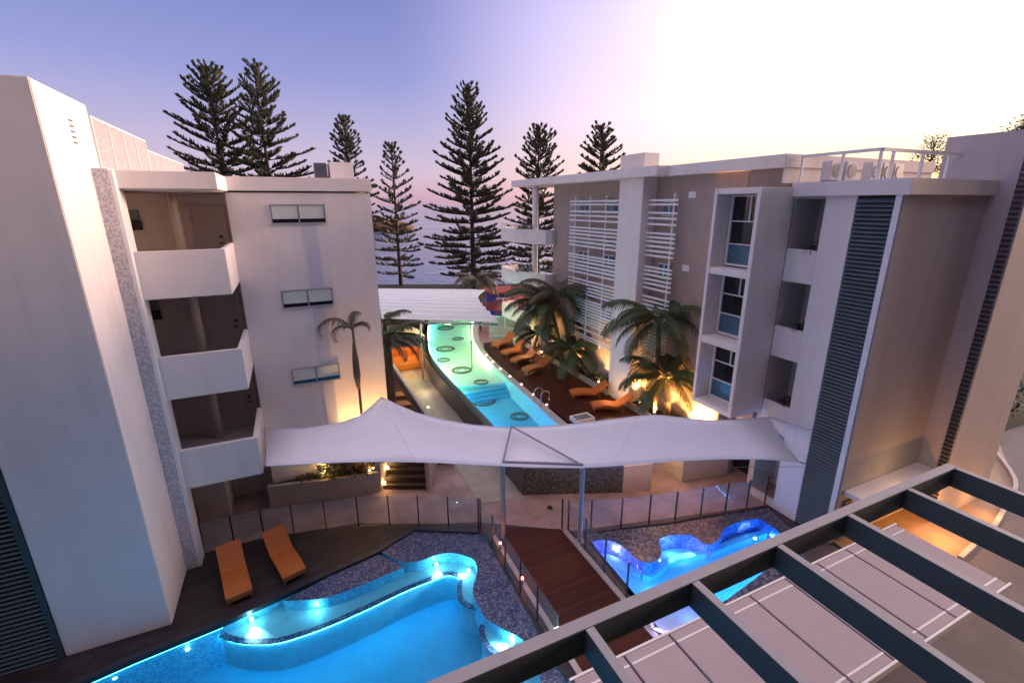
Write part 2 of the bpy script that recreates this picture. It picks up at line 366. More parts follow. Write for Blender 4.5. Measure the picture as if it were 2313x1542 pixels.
# beach slope + sea
b=MB();b.add([(*vp(68.5,-400),-.03),(*vp(68.5,400),-.03),(*vp(74,420),-3.3),(*vp(74,-420),-3.3)],[(0,1,2,3)]);struct(b.build('beach',M['sand']),'sand sloping to the sea')
# site paving
siteout=[(-30,-3),(28,-3),(60,0),(60,9),(31,9.2),(24,12),(24,46),(-8,50),(-30,40)]
struct(sheet('pool_deck',[(-9,4),(-9,3),(4.7,3),(7.9,3),(7.9,12.0),(4.95,13.9),(3.9,14.3),(1.0,15.7),(-2.3,16.3),(-9,16.3)],[ [(-8.99,11.2)]+deckedge[1:]+[(4.95,12.9),(4.9,10.5),(4.85,8.5),(4.8,4.0),(-8.99,4.0)] ],.0,M['deck']),'dark stone paving round the pool')
plaza=[(-9,16.3),(-2.3,16.3),(1.0,15.7),(3.9,14.3),(4.95,13.9),(7.9,12.0),(15.5,10.1),(22,10.1),(22,30),(15,46),(-8,46)]
struct(sheet('plaza_floor',plaza,[],-.006,M['plaza']),'rose coloured paving under the shade sail')
struct(sheet('paving',[(7.9,3.0),(7.9,-3),(60,-3),(60,8),(31,9.2)]+px([(2292,1087),(2272,1141),(2246,1188),(2210,1223),(2167,1263)],0)+[(16,5.2),(15.45,7.7),(15.45,10.1),(7.9,12.0)],[spaout],-.002,M['pave']),'plum coloured paving beside the spa')
court=px([(2167,1263),(2210,1223),(2246,1188),(2272,1141),(2292,1087)],0)+[(31,9.2),(24,9.5),(16,9),(15.6,7.0),(16,5.2)]
b=MB();b.prism(court,-.2,.004);struct(b.build('entrance_floor',mat('entry_render',(.30,.19,.11),.6,var=.1)),'cream floor at the lit entrance')
# ---- main pool
DZ=-1.5
b=MB();n=len(basin)
bb=basin
b.prism(bb,DZ-.1,0,top=False,bot=False);b.prism(bb,DZ-.12,DZ)
pool=thing('swimming_pool','large glowing turquoise free form pool with lit shallow shelf, dark deck behind','swimming pool',(0,9,-.1))
o=MB();
walls=MB();walls.prism(bb,DZ,-.02,top=False,bot=False);walls.build('pool_wall',M['wmosaic'],pool)
fl=MB();fl.prism(bb,DZ-.1,DZ);fl.build('pool_floor',M['tile'],pool)
mosin=[(862,1246),(885,1258),(912,1269),(941,1268),(968,1259),(997,1250),(1022,1248),(1046,1253),(1064,1260),(1074,1269),(1078,1292),(1071,1316),(1068,1338),(1078,1362),(1088,1382),(1099,1397),(1127,1415),(1155,1429),(1178,1442),(1198,1470),(1215,1510),(1222,1545)]
mi=smoothpoly(px(mosin,-.05),2,False)
m1o=mi+[(4.4,6.0),(4.2,4.02),(4.78,4.02),(4.83,8.5),(4.88,10.5),(4.9,12.85)]+px([(1080,1199),(937,1195)],-.05)
b=MB();b.prism(m1o,-.9,-.046,bot=False,top=False);b.build('surround_wall',M['wmosaic'],pool);o=sheet('mosaic_surround',m1o,[],-.045,M['pmosaic']);o.parent=pool;o.matrix_parent_inverse=Matrix.Translation(-Vector(pool.location))
m2o=smoothpoly(px([(640,1356),(692,1354),(740,1348),(800,1327),(856,1304),(912,1279)],-.05),2,False)+px([(885,1265),(853,1252),(800,1276),(740,1303)],-.05)
b=MB();b.prism(m2o,-.9,-.051,bot=False,top=False);b.build('island_wall',M['wmosaic'],pool);o=sheet('mosaic_island',m2o,[],-.05,M['pmosaic']);o.parent=pool;o.matrix_parent_inverse=Matrix.Translation(-Vector(pool.location))
SZ=-.42
# cyan-lit step following mosaic
sh=px([(500,1432),(545,1446),(622,1446),(680,1430),(739,1409),(820,1374),(900,1336),(950,1315),(997,1297),(1012,1294),(1027,1295),(1036,1300)],SZ)
sh=smoothpoly(sh,2,False)
back=px([(1090,1262),(1050,1240),(1000,1237),(950,1252),(905,1262),(870,1238),(860,1232)],SZ)
side=px([(860,1240),(680,1320),(510,1398)],SZ)
stripr=smoothpoly(px([(1040,1306),(1038,1327),(1040,1351),(1055,1365),(1076,1371)],SZ),2,False)
b=MB();b.prism(sh+stripr+px([(1100,1380),(1095,1330),(1100,1290)],SZ)+back+side,DZ,SZ,bot=False);b.build('shallow_shelf',M['shelf'],pool)
s2=smoothpoly(px([(1090,1410),(1088,1425),(1092,1440),(1105,1462),(1125,1478),(1150,1500),(1170,1545)],SZ),2,False)+px([(1215,1545),(1215,1480),(1190,1440),(1130,1408)],SZ)
b=MB();b.prism(s2,DZ,SZ,bot=False);b.build('step_shelf',M['shelf'],pool)
# dark tile nosing along the shelf edge
for line,nm in ((sh,'a'),(stripr,'b'),(smoothpoly(px([(1090,1410),(1088,1425),(1092,1440),(1105,1462),(1125,1478),(1150,1500)],SZ),2,False),'c')):
    b=MB()
    for i in range(len(line)-1):b.wall(line[i],line[i+1],SZ-.03,SZ+.012,.16)
    b.build('tile_nosing',M['pmosaic'],pool)
# dark coping line along deck
b=MB()
for i in range(len(deckedge)-1):b.wall(deckedge[i],deckedge[i+1],-.14,.015,.2)
b.build('coping',mat('wet_coping',(.03,.03,.04),.3,var=.2),pool)
struct(sheet('water',bb,[],-.07,M['water']),'turquoise water of the main pool')
bulb=emit('pool_bulb',(.85,1,.95),14);bulbc=emit('pool_bulb_cyan',(.5,.95,1),6)
CY=(.12,.62,1.0)
for i,(a,c) in enumerate([(568,1398),(716,1362),(862,1308),(986,1274),(1060,1287),(1160,1448)]):
    p=P(a,c,z=-.3);nxt=P([575,712,867,989,1045,1135][i],[1437,1402,1330,1300,1300,1462][i],z=SZ)
    b=MB();b.tube(p+Vector((0,0,.03)),p+(nxt-p).normalized()*.05+Vector((0,0,.03)),.045,12)
    g=thing('pool_light','white underwater light throwing a beam on the shallow shelf, '+['nearest the tower wall','second from the tower wall','below the mosaic island','beside the long shelf bend','in the curved pool corner','on the step by the boardwalk'][i],'pool light',p,'underwater lights on the shelf')
    b.build('bulb',bulb,g)
    r_=MB();r_.ring((p.x,p.y),.05,.075,p.z-.02,p.z+.01,16);r_.build('bezel',M['chrome'],g)
    lamp('shelf_lamp',p+(nxt-p).normalized()*.07+Vector((0,0,.06)),(.75,1,.95),85,.02,'SPOT',nxt+(nxt-p)*.35,70,.8);lamp('shelf_glow',p+(nxt-p).normalized()*.15+Vector((0,0,.1)),(.35,.9,1),5,.02)
def strip(name,line,d,z,m,parent,r=.018):
    pts=[]
    for i in range(len(line)):
        a=Vector(line[max(i-1,0)]);c=Vector(line[min(i+1,len(line)-1)]);n_=Vector(((c-a).y,-(c-a).x)).normalized()*d
        q=Vector(line[i])+n_;pts.append((q.x,q.y,z))
    b=MB();b.path(pts,r,6);return b.build(name,m,parent)
ledc=emit('led_cyan',(.07,.60,.95),LE);leda=emit('led_aqua',(.12,.75,1),4.5)
strip('light_strip',[(-8.8,11.28)]+deckedge[1:3]+px([(400,1442),(500,1402)],0),.05,-.18,leda,pool)
strip('light_strip',sh[::-1],-.045,SZ-.055,ledc,pool)
strip('light_strip',stripr,-.045,SZ-.055,ledc,pool)
strip('light_strip',smoothpoly(px([(1090,1410),(1088,1425),(1092,1440),(1105,1462),(1125,1478),(1150,1500)],SZ),2,False),-.045,SZ-.055,ledc,pool)
strip('light_strip',[(4,4.1),(-8,4.1)],-.06,-.7,ledc,pool)
for a,c in [(260,1530),(424,1466),(1047,1545)]:
    p=P(a,c,z=-.4)
    b=MB();b.disc((p.x,p.y),.05,p.z,16,.03);o=b.build('pool_light',bulbc);tag(o,['small cyan underwater light nearest the left frame edge','small cyan underwater light below the tower corner','small cyan underwater light near the pergola beam'][[260,424,1047].index(a)],'pool light','small underwater lights')
# ---- right pool
spa=thing('spa_pool','violet and blue lit spa pool with scalloped mosaic surround','spa pool',(11,8.5,-.1))
b=MB();b.prism(spaout,-1.0,-.02,top=False,bot=False);b.build('pool_wall',M['smosaic'],spa)
b=MB();b.prism(spaout,-.75,-.62);b.build('pool_floor',M['tile3'],spa)
inn=[(1333,1246),(1331,1228),(1345,1220),(1362,1219),(1380,1221),(1398,1228),(1418,1244),(1433,1258),(1450,1268),(1470,1270),(1486,1263),(1494,1250),(1492,1232),(1489,1218),(1505,1211),(1521,1208),(1556,1207),(1575,1216),(1590,1228),(1607,1229),(1625,1216),(1635,1195),(1660,1181),(1684,1175),(1716,1170)]
outl=[(1745,1190),(1790,1225),(1760,1262),(1700,1310),(1645,1351),(1600,1380),(1540,1400),(1470,1440),(1440,1380),(1400,1345),(1376,1313),(1348,1281)]
spin=smoothpoly(px(inn,-.05),2,False)+px(outl,-.05)
o=sheet('mosaic_surround',spaout,[spin],-.045,M['smosaic']);o.parent=spa;o.matrix_parent_inverse=Matrix.Translation(-Vector(spa.location))
b=MB();b.prism(spin,-.95,-.046,top=False,bot=False);b.build('inner_wall',mosaic('spa_inner_mosaic',[(.08,.11,.42),(.12,.17,.52),(.2,.27,.65),(.07,.08,.34)],.05),spa)
# curved bench under water
bn=smoothpoly(px([(1350,1262),(1375,1262),(1400,1272),(1430,1290),(1470,1300),(1505,1272),(1560,1255),(1600,1248),(1640,1232),(1700,1212),(1740,1200)],-.5),2,False)
b=MB()
for i in range(len(bn)-1):b.wall(bn[i],bn[i+1],-.7,-.42,.22)
b.build('underwater_bench',M['tile3'],spa)
struct(sheet('water',spaout,[],-.07,M['water']),'blue violet water of the spa')
sc=smoothpoly(px(inn,-.05),2,False)
n3=len(sc)
for a_,b_,col,st in ((0,.36,(.48,.42,1),24),(.36,.6,(.16,.34,1),22),(.6,.8,(.16,.36,1),24),(.8,1,(.35,.6,1),24)):
    strip('light_strip',sc[int(a_*n3):int(b_*n3)+1],-.05,-.35,emit('led_spa',col,st*3.2),spa,.014)
strip('light_strip',px(outl[::-1],-.05),-.05,-.35,emit('led_spa',(.06,.5,1),46),spa,.014)
for i,(a,c) in enumerate([(1489,1265),(1592,1234),(1705,1216),(1414,1325)]):
    p=P(a,c,z=-.2);b=MB();b.disc((p.x,p.y),.045,p.z,14,.03);tag(b.build('spa_light',bulb if i==2 else emit('spa_bulb',(.75,.85,1),7)),['small blue white spa light on the mosaic headland','small blue white spa light right of the scallop','bright white spa light near the wall foot','small spa light by the boardwalk side'][i],'pool light','spa lights')
for (a,c,zz),col,e in (((1390,1240,-.3),(.62,.42,1),16),((1372,1285,-.3),(.7,.45,1),12),((1520,1235,-.3),(.25,.35,1),10),((1600,1300,-.4),(.1,.55,1),14),((1480,1330,-.4),(.08,.5,1),12)):
    lamp('spa_lamp',P(a,c,z=zz),col,e,.02)
for (a,c),(a2,c2) in (((1705,1216),(1660,1170)),((1489,1268),(1590,1240)),((1592,1238),(1520,1262))):
    p=P(a,c,z=-.15);q=P(a2,c2,z=-.62);lamp('spa_beam',p,(.8,.88,1),60,.02,'SPOT',q,40,.8)
# plunge tub seen through the pergola
tb=px([(1468,1400),(1500,1384),(1553,1352),(1565,1358),(1600,1400),(1580,1420),(1500,1430),(1475,1420)],.05)
tub=thing('plunge_tub','small violet glowing tub seen between the pergola rafters','spa tub',P(1530,1390,z=0))
b=MB()
for i in range(len(tb)):b.wall(tb[i],tb[(i+1)%len(tb)],-.04,.1,.1)
b.build('tub_rim',mat('tub_shell',(.7,.72,.85),.4,var=.02),tub)
b=MB();b.prism(tb,-.03,.0);b.build('tub_floor',mat('tub_floor_tile',(.35,.5,.8),.4,var=.05),tub)
p=P(1520,1400,z=.3);lamp('tub_lamp',P(1490,1418,z=.2),(.55,.4,1),2.2,.03);lamp('tub_lamp',P(1560,1380,z=.25),(.12,.35,1),2.6,.03)
# ---- boardwalk
b=MB();b.prism([(5.3,2),(7.5,2),(7.5,12.25),(5.3,13.4)],-.2,.03);struct(b.build('boardwalk',M['timber']),'dark red timber boardwalk between the pools')
for x0,x1 in ((5.12,5.28),(7.52,7.7)):
    b=MB();b.box(x0,x1,2,12.9 if x0<6 else 12.1,-.1,.05);tag(b.build('kerb',M['curb']),'narrow stone kerb along the '+('left' if x0<6 else 'right')+' edge of the boardwalk','kerb')
# ============================================================ LEFT BUILDING
lb=thing('apartment_building','white rendered apartment block with tower, stacked walkway balconies and slot windows','building',(-4,20,0))
b=MB();b.box(-6.6,-4.31,13.38,16.4,0,13.65);b.build('tower',M['plaster'],lb,bevel=.02)
b=MB();b.box(-9,-5.7,16.4,28.6,0,11.65);b.box(-1.77,2.83,18.5,28.6,0,11.6);b.box(-5.7,-1.77,19.6,28.6,0,11.63)
b.build('wall',M['plaster'],lb)
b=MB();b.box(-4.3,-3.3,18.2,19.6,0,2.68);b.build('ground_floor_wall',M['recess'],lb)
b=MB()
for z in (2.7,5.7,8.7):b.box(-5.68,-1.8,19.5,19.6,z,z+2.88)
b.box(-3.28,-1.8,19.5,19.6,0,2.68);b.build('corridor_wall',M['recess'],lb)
b=MB();b.box(-4.31,-3.98,15.64,16.3,0,12.1);b.build('tile_strip',M['strip'],lb)
b=MB();b.box(-3.98,-3.9,15.66,16.3,0,12.05);b.build('strip_trim',M['white'],lb)
# roof
b=MB();b.box(-3.96,-1.68,15.9,18.42,11.63,12.08);b.box(-6.6,-3.97,16.41,18.42,11.63,12.08);b.box(-9,2.88,18.42,28.7,11.655,12.1)
b.build('roof',M['plaster'],lb,bevel=.015)
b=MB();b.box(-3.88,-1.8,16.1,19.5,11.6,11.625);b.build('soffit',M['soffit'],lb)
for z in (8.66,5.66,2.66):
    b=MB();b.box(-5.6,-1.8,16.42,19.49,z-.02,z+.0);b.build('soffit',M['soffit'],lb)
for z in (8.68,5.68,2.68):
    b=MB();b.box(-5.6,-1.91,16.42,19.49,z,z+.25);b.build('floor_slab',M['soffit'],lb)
for z in (8.68,5.68,2.68):
    b=MB();b.box(-3.9,-1.77,15.9,16.04,z,z+1.32);b.box(-1.9,-1.77,16.04,18.499,z,z+1.32)
    b.build('balcony_parapet',M['plaster'],lb,bevel=.012)
for z in (8.93,5.93,2.93):
    b=MB();b.path([(-3.3,18.9,z),(-3.3,18.9,z+2.68)],.15,16);b.build('column',mat('column_cream',(.66,.56,.48),.8),lb,smooth=True)
    d=MB();d.box(-2.98,-2.06,19.47,19.499,z,z+2.15);dd=d.build('door',M['door'],lb)
    d=MB();d.box(-3.06,-2.98,19.44,19.499,z,z+2.25);d.box(-2.06,-1.98,19.44,19.499,z,z+2.25);d.box(-2.98,-2.06,19.44,19.499,z+2.16,z+2.25)
    d.build('door_frame',M['recess'],dd)
    d=MB();d.tube((-2.2,19.40,z+1.22),(-2.2,19.46,z+1.22),.05,12);d.tube((-2.2,19.40,z+1.0),(-2.2,19.46,z+1.0),.035,12);d.box(-2.32,-2.19,19.385,19.40,z+.99,z+1.02);d.build('handle',M['post'],dd)
    w=MB();w.box(-5.3,-4.4,19.47,19.495,z+1.55,z+2.15);ww=w.build('corridor_window',M['gwin'],lb)
    w=MB();w.box(-5.3,-4.38,19.44,19.468,z+1.50,z+1.82);w.build('lower_sash',M['glassdark'],ww)
# ceiling light
b=MB();b.disc((-2.9,17.2),.16,11.57,20,.03);b.build('ceiling_light',M['white'],lb)
# slot windows
for i,(zc,lab) in enumerate(((10.91,0),(7.95,0),(5.0,0))):
    x0,x1=-.5-.03*i,1.2-.06*i
    w=MB();w.box(x0,x1,18.485,18.4985,zc-.3,zc+.3)
    ww=w.build('window',M['glassdark'],lb)
    f=MB();f.box(x0-.04,x1+.04,18.455,18.484,zc+.285,zc+.315);f.box(x0-.06,x1+.06,18.43,18.484,zc-.335,zc-.305);f.box(x0-.03,x0,18.46,18.484,zc-.3,zc+.285);f.box(x1,x1+.03,18.46,18.484,zc-.3,zc+.285)
    f.box((x0+x1)/2-.015,(x0+x1)/2+.015,18.465,18.484,zc-.3,zc+.285);f.build('window_frame',mat('pale_frame',(.42,.42,.47),.5,var=.03),ww)
    f=MB();f.box(x0+.02,(x0+x1)/2-.03,18.478,18.483,zc-.17,zc+.27);f.box((x0+x1)/2+.03,x1-.02,18.478,18.483,zc-.17,zc+.27);f.build('blind',M['blind'],ww)
# recessed lilac strips between windows
b=MB();b.box(.45,.9,18.485,18.4985,8.32,10.5);b.box(.42,.87,18.485,18.4985,5.36,7.58);b.box(.4,.85,18.485,18.4985,.9,4.58);b.build('wall_stripe',mat('lilac_render',(.60,.59,.66),.8,var=.03),lb)
# tower vent
b=MB()
for k in range(5):
    for dz in (0,):b.box(-4.314,-4.29,14.95,15.15,12.60+k*.12,12.635+k*.12)
b.build('vent',M['grey'],lb)
# roof screen
for (y0,y1,z1) in ((16.42,21.8,13.42),(21.8,28.5,13.12)):
    fr=MB();n=4 if y0<20 else 6
    fr.box(-4.34,-4.28,y0,y1,z1-.06,z1);fr.box(-4.34,-4.28,y0,y1,12.1,12.18)
    for k in range(n+1):
        yy=y0+.03+(y1-y0-.06)*k/n;fr.box(-4.345,-4.275,yy-.03,yy+.03,12.18,z1-.06)
    s=fr.build('roof_screen',mat('screen_frame',(.8,.7,.66),.6,var=.02),lb)
    p_=MB();p_.box(-4.32,-4.30,y0+.05,y1-.05,12.18,z1-.06);p_.build('mesh_panel',mosaic('screen_mesh',[(.34,.29,.31),(.41,.36,.37),(.47,.41,.42)],.035,.8),s)
b=MB();b.box(1.72,2.62,20.9,21.9,12.1,12.82);b.build('chimney',M['plaster'],lb,bevel=.015)
b=MB();b.box(1.18,1.62,20.95,21.7,12.1,12.78)
for k in range(6):b.box(1.14,1.66,20.91,20.949,12.16+k*.1,12.20+k*.1)
b.build('exhaust_box',mat('exhaust_grey',(.16,.15,.2),.5,metal=.4),lb)
# left louvre screen of the tower
ls=thing('louvre_screen','dark louvred screen with black frame left of the tower','louvre screen',(-8,13.4,0))
b=MB();b.box(-6.74,-6.62,13.36,13.50,0,13);b.build('frame',M['teal'],ls)
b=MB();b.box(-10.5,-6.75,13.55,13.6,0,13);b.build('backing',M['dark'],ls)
b=MB()
k=0
while k*.13<12.9:
    z=k*.13+.03;b.add([(-10.5,13.38,z),(-6.75,13.38,z),(-6.75,13.50,z+.09),(-10.5,13.50,z+.09),(-10.5,13.38,z-.015),(-6.75,13.38,z-.015),(-6.75,13.50,z+.075),(-10.5,13.50,z+.075)],[(0,1,2,3),(7,6,5,4),(0,4,5,1),(1,5,6,2),(2,6,7,3),(3,7,4,0)]);k+=1
b.build('slats',M['teal'],ls)
# ============================================================ RIGHT BUILDING
rb=thing('hotel_wing','white and beige hotel wing with louvred tower, window bay, trellises and corner balconies','building',(17,15,0))
ZR0,ZR1=12.33,12.75
b=MB();b.box(15.5,24,16.0,27.2,1.2,ZR0);b.box(15.5,24,12.86,16.0,1.2,ZR0);b.box(15.52,24,11.3,12.86,3.0,ZR0-.01)
b.build('beige_wall',M['beige'],rb)
b=MB();b.prism([(14.4,31.3),(14.4,16.55),(15.05,16.55),(15.05,11.15),(24,11.15),(24,31.3)],ZR0,ZR1);b.build('roof',M['plaster'],rb,bevel=.015)
b=MB();b.box(14.7,15.52,17.72,19.45,1.2,ZR0-.001);b.build('pillar',M['plaster'],rb,bevel=.015)
b=MB();b.box(15,15.88,18.15,19.9,ZR1,13.42);b.build('chimney',M['plaster'],rb,bevel=.015)
b=MB();b.box(15.2,24,11.21,11.298,11.84,ZR0);b.build('end_wall',M['plaster'],rb)
# lower wing A
yA0,yA1=7.72,9.92
b=MB();b.box(15.5,15.62,8.97,9.90,0,11.4)                     # pier between louvre and loggia
pass_=0
b.box(15.5,15.62,7.823,7.93,0,11.4)
b.box(17.0,20.0,7.83,11.2,0,11.39)
for z in (8.58,5.85,3.0):b.box(15.5,15.62,9.90,10.95,z,z+1.12)
b.box(15.5,15.62,9.90,10.95,0,.3)
b.build('wing_wall',M['plaster'],rb,bevel=.01)
b=MB();b.box(15.34,20.04,7.55,11.0,11.4,11.84);b.build('wing_roof',M['plaster'],rb,bevel=.012)
b=MB();b.box(16.9,16.99,8.99,11.2,.3,11.38);b.box(15.63,16.9,8.95,9.0,.3,11.38);b.box(15.63,17,10.97,11.2,.3,11.38);b.build('loggia_wall',mat('loggia_paint',(.6,.56,.54),.8,var=.03),rb)
b=MB()
for z in (8.6,5.87,3.02):b.box(15.63,16.9,9.0,10.96,z,z+.2)
b.box(15.63,16.9,9.0,10.96,11.33,11.39);b.build('loggia_floor',M['soffit'],rb)
b=MB();b.box(15.5,20.05,7.72,7.82,0,11.4);b.build('south_wall',mat('painted_shade_render',(.50,.45,.47),.85,var=.03,dirt=.22),rb)  # shade on the south face is put into this darker wall colour
# louvre
lv=MB();k=0
while k*.125<11.2:
    z=.1+k*.125;lv.add([(15.44,7.94,z),(15.44,8.96,z),(15.56,8.96,z+.10),(15.56,7.94,z+.10),(15.44,7.94,z-.02),(15.44,8.96,z-.02),(15.56,8.96,z+.08),(15.56,7.94,z+.08)],[(0,1,2,3),(7,6,5,4),(0,4,5,1),(1,5,6,2),(2,6,7,3),(3,7,4,0)]);k+=1
lo=lv.build('louvre',M['louv'],rb)
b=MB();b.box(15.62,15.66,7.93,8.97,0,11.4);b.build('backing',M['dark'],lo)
b=MB();b.box(15.42,15.5,7.76,7.92,0,11.4);b.build('corner_trim',M['white'],rb)
# window bay
bx=13.87
b=MB()
b.box(bx,15.5,10.96,11.12,3.6,11.70)     # near cheek
b.box(bx,15.5,12.72,12.86,3.6,11.70)     # far cheek
for z0,z1 in ((11.50,11.70),(8.72,8.95),(6.10,6.36),(3.6,3.78)):b.box(bx+.012,15.5,11.12,12.72,z0,z1)
b.build('window_bay',M['plaster'],rb,bevel=.012)
b=MB();b.box(15.0,15.06,11.12,12.72,3.78,11.5);b.build('bay_back',M['plaster'],rb)
for (z0,z1,za,zb) in ((9.08,11.42,9.78,10.58),(6.48,8.62,7.2,7.95),(3.86,6.02,4.55,5.3)):
    w=MB();w.box(14.62,14.66,11.14,12.6,zb,z1);w.box(14.62,14.66,11.14,12.6,za,zb)
    ww=w.build('window',M['glassdark'],rb)
    g=MB();g.box(14.60,14.64,11.14,12.6,z0,za);g.build('lower_pane',M['glassblue'],ww)
    f=MB()
    f.box(14.55,14.68,12.6,12.68,z0-.05,z1+.05);f.box(14.55,14.68,11.13,12.6,z1,z1+.05);f.box(14.52,14.68,11.13,12.6,z0-.07,z0)
    f.box(14.56,14.67,11.13,12.6,za-.02,za+.02);f.box(14.56,14.67,11.13,12.6,zb-.02,zb+.02);f.box(14.57,14.66,11.85,11.89,zb+.02,z1)
    f.build('window_frame',M['white'],ww)
    r_=MB();r_.box(14.68,14.99,12.6,12.7,z0-.05,z1);r_.build('reveal',M['plaster'],ww)
    
# block B
b=MB();b.box(20.05,23.8,7.14,9.17,0,13.25);b.box(20.09,23.8,6.86,7.14,0,13.25);b.build('tall_block',mat('painted_shade_render',(.50,.45,.47),.85,var=.03,dirt=.22),rb,bevel=.012)  # same wall colour with the shade painted in, over the whole block
sl2=MB();k=0
while k*.16<12.8:
    sl2.box(19.99,20.088,6.9,7.13,.1+k*.16,.17+k*.16);k+=1
sl2.build('louvre_strip',M['post'],rb)
b=MB();b.box(15.7,20.0,7.0,7.715,1.85,2.02);b.build('canopy',M['plaster'],rb,bevel=.01)
b=MB();
for k in range(14):b.box(15.75,16.2,7.64,7.715,.1+k*.11,.16+k*.11)
b.build('low_louvre',M['louv'],rb)
# facade windows behind trellis and vents
for (ya,yb_,z0,z1) in [(23.0,24.0,10.75,11.25),(20.6,21.4,10.75,11.25),(16.4,17.1,10.7,11.25),(23.0,24.0,7.9,8.5),(20.6,21.4,7.85,8.5),(16.4,17.1,7.9,8.5),(23,24,5.0,5.6),(20.6,21.4,5,5.6),(16.4,17.1,5,5.6)]:
    w=MB();w.box(15.44,15.49,ya,yb_,z0,z1);ww=w.build('facade_window',M['glassblue'],rb)
    f=MB();f.box(15.41,15.47,ya-.05,yb_+.05,z1,z1+.05);f.box(15.41,15.47,ya-.05,yb_+.05,z0-.05,z0);f.box(15.41,15.47,(ya+yb_)/2-.02,(ya+yb_)/2+.02,z0,z1);f.build('window_frame',M['white'],ww)
for a,c in ((1563,440),(1548,606)):
    p=P(a,c,x=15.45);b=MB();b.box(15.46,15.499,p.y-.2,p.y+.2,p.z-.13,p.z+.13)
    for k in range(4):b.box(15.44,15.459,p.y-.17,p.y+.17,p.z-.1+k*.06,p.z-.07+k*.06)
    b.build('wall_vent',M['white'],rb)
# trellises
TX=15.1
ls_=[265,300,370,415,465,540,575,610,650,690,730,830,860,895,935,970,1010,1085,1120,1155]
zl=[P(1288,400+v/4.82,x=TX).z for v in ls_]
while zl[-1]>3.6:zl.append(zl[-1]-random.choice([.17,.19,.18,.36]))
zl=[z for z in zl]
for (y0,y1,posts,name) in ((19.5,24.5,[P(1300,450,x=TX).y,P(1333,450,x=TX).y,P(1369,450,x=TX).y],'l'),(15.85,17.68,[P(1466,450,x=TX).y-.0,P(1523,450,x=TX).y],'r')):
    tr=thing('trellis','white slatted metal trellis '+('left of the white pillar, the wider one' if name=='l' else 'right of the white pillar, the narrower one'),'trellis',(TX,(y0+y1)/2,3.4),'trellises on the beige wall')
    s=MB()
    for z in zl:
        if z>3.4:s.box(TX-.05,TX-.0,y0,y1,z-.045,z+.045)
    s.build('slats',M['white'],tr)
    for yy in posts:
        u=MB();u.box(TX+.002,TX+.062,yy-.035,yy+.035,3.3,11.62);u.build('upright',M['white'],tr)
        u=MB()
        for zz in (11.5,8.7,5.9):u.box(TX+.063,15.499,yy-.02,yy+.02,zz-.02,zz+.02)
        u.build('bracket',M['white'],tr)
# end balconies + column
for i,z in enumerate((8.68,5.85,3.1)):
    pl=smoothpoly([(15.5,26.9),(14.82,26.9),(14.35,28.2),(14.0,29.8),(13.9,31.4),(14.2,32.4),(15.5,32.6)],2,False)
    b=MB()
    for k in range(len(pl)-1):b.wall(pl[k],pl[k+1],z,z+.92,.12)
    b.prism(pl,z,z+.15);b.build('end_balcony',M['plaster'],rb)
    hb=MB()
    for k in range(len(pl)-2):hb.tube((*pl[k],z+1.15),(*pl[k+1],z+1.15),.02,6);hb.tube((*pl[k],z+.92),(*pl[k],z+1.15),.015,6)
    hb.build('handrail',M['steel'],rb)
b=MB();b.path([(14.75,28.3,0),(14.75,28.3,ZR0)],.2,18);b.build('column',M['plaster'],rb,smooth=True)
# undercroft
b=MB();b.box(16.6,16.7,11.2,12.85,0,2.84);b.build('undercroft_shade',M['dark'],rb)  # near-black sheet stands in for the shade inside the opening
b=MB();b.box(15.5,24,11.22,12.85,2.85,2.995);b.build('undercroft_slab',M['soffit'],rb)
# garden wall kerb at entrance (curved)
kp=smoothpoly(px([(2167,1263),(2210,1223),(2246,1188),(2272,1141),(2292,1087)],0)+[(29,8.6)],4,False)
b=MB()
for i in range(len(kp)-1):b.wall(kp[i],kp[i+1],-.1,.12,.14)
tag(b.build('curved_kerb',M['curb']),'curved pale kerb sweeping round the orange lit entrance','kerb')
# roof rail + AC
rail=thing('roof_railing','white open metal railing round the air conditioners on the flat roof','railing',(16,9,11.84))
b=MB();zt=12.72;xe=15.75;ye=8.7
b.box(xe-.05,xe+.05,ye,11.1,zt-.09,zt);b.box(xe+.05,20.04,ye-.05,ye+.05,zt-.09,zt);b.build('top_rail',M['white'],rail)
for (x,y) in ((xe,11.05),(xe,9.75),(xe,ye),(16.35,ye),(17.9,ye),(19.4,ye)):
    u=MB();u.box(x-.035,x+.035,y-.035,y+.035,11.84,zt-.09);u.build('rail_post',M['white'],rail)
ac0=None
aclab=['nearest the roof corner on the left','second from the left','third from the left, in the middle','fourth from the left','nearest the tall block']
for i,(x,y) in enumerate(((16.3,10.4),(17.0,10.35),(18.3,10.3),(18.95,10.3),(19.6,10.3))):
    if ac0 is None:
        ac0=thing('air_conditioner','x','air conditioner',(x,y,11.84),'air conditioners on the roof')
        b=MB();b.box(x-.28,x+.28,y-.16,y+.16,11.9,12.5);b.build('casing',M['acg'],ac0,bevel=.015)
        b=MB();b.ring((0,0),.0,.0,0,0,3)
        b=MB();b.tube((x+.04,y-.175,12.2),(x+.04,y-.161,12.2),.21,24);b.build('fan_grille',M['grey'],ac0)
        b=MB();b.box(x-.25,x-.2,y-.14,y+.14,11.84,11.9);b.box(x+.2,x+.25,y-.14,y+.14,11.84,11.9);b.build('feet',M['grey'],ac0)
        g=ac0
    else:g=dup(ac0,(x,y,11.84))
    g['label']='white air conditioning unit with round fan grille, '+aclab[i]
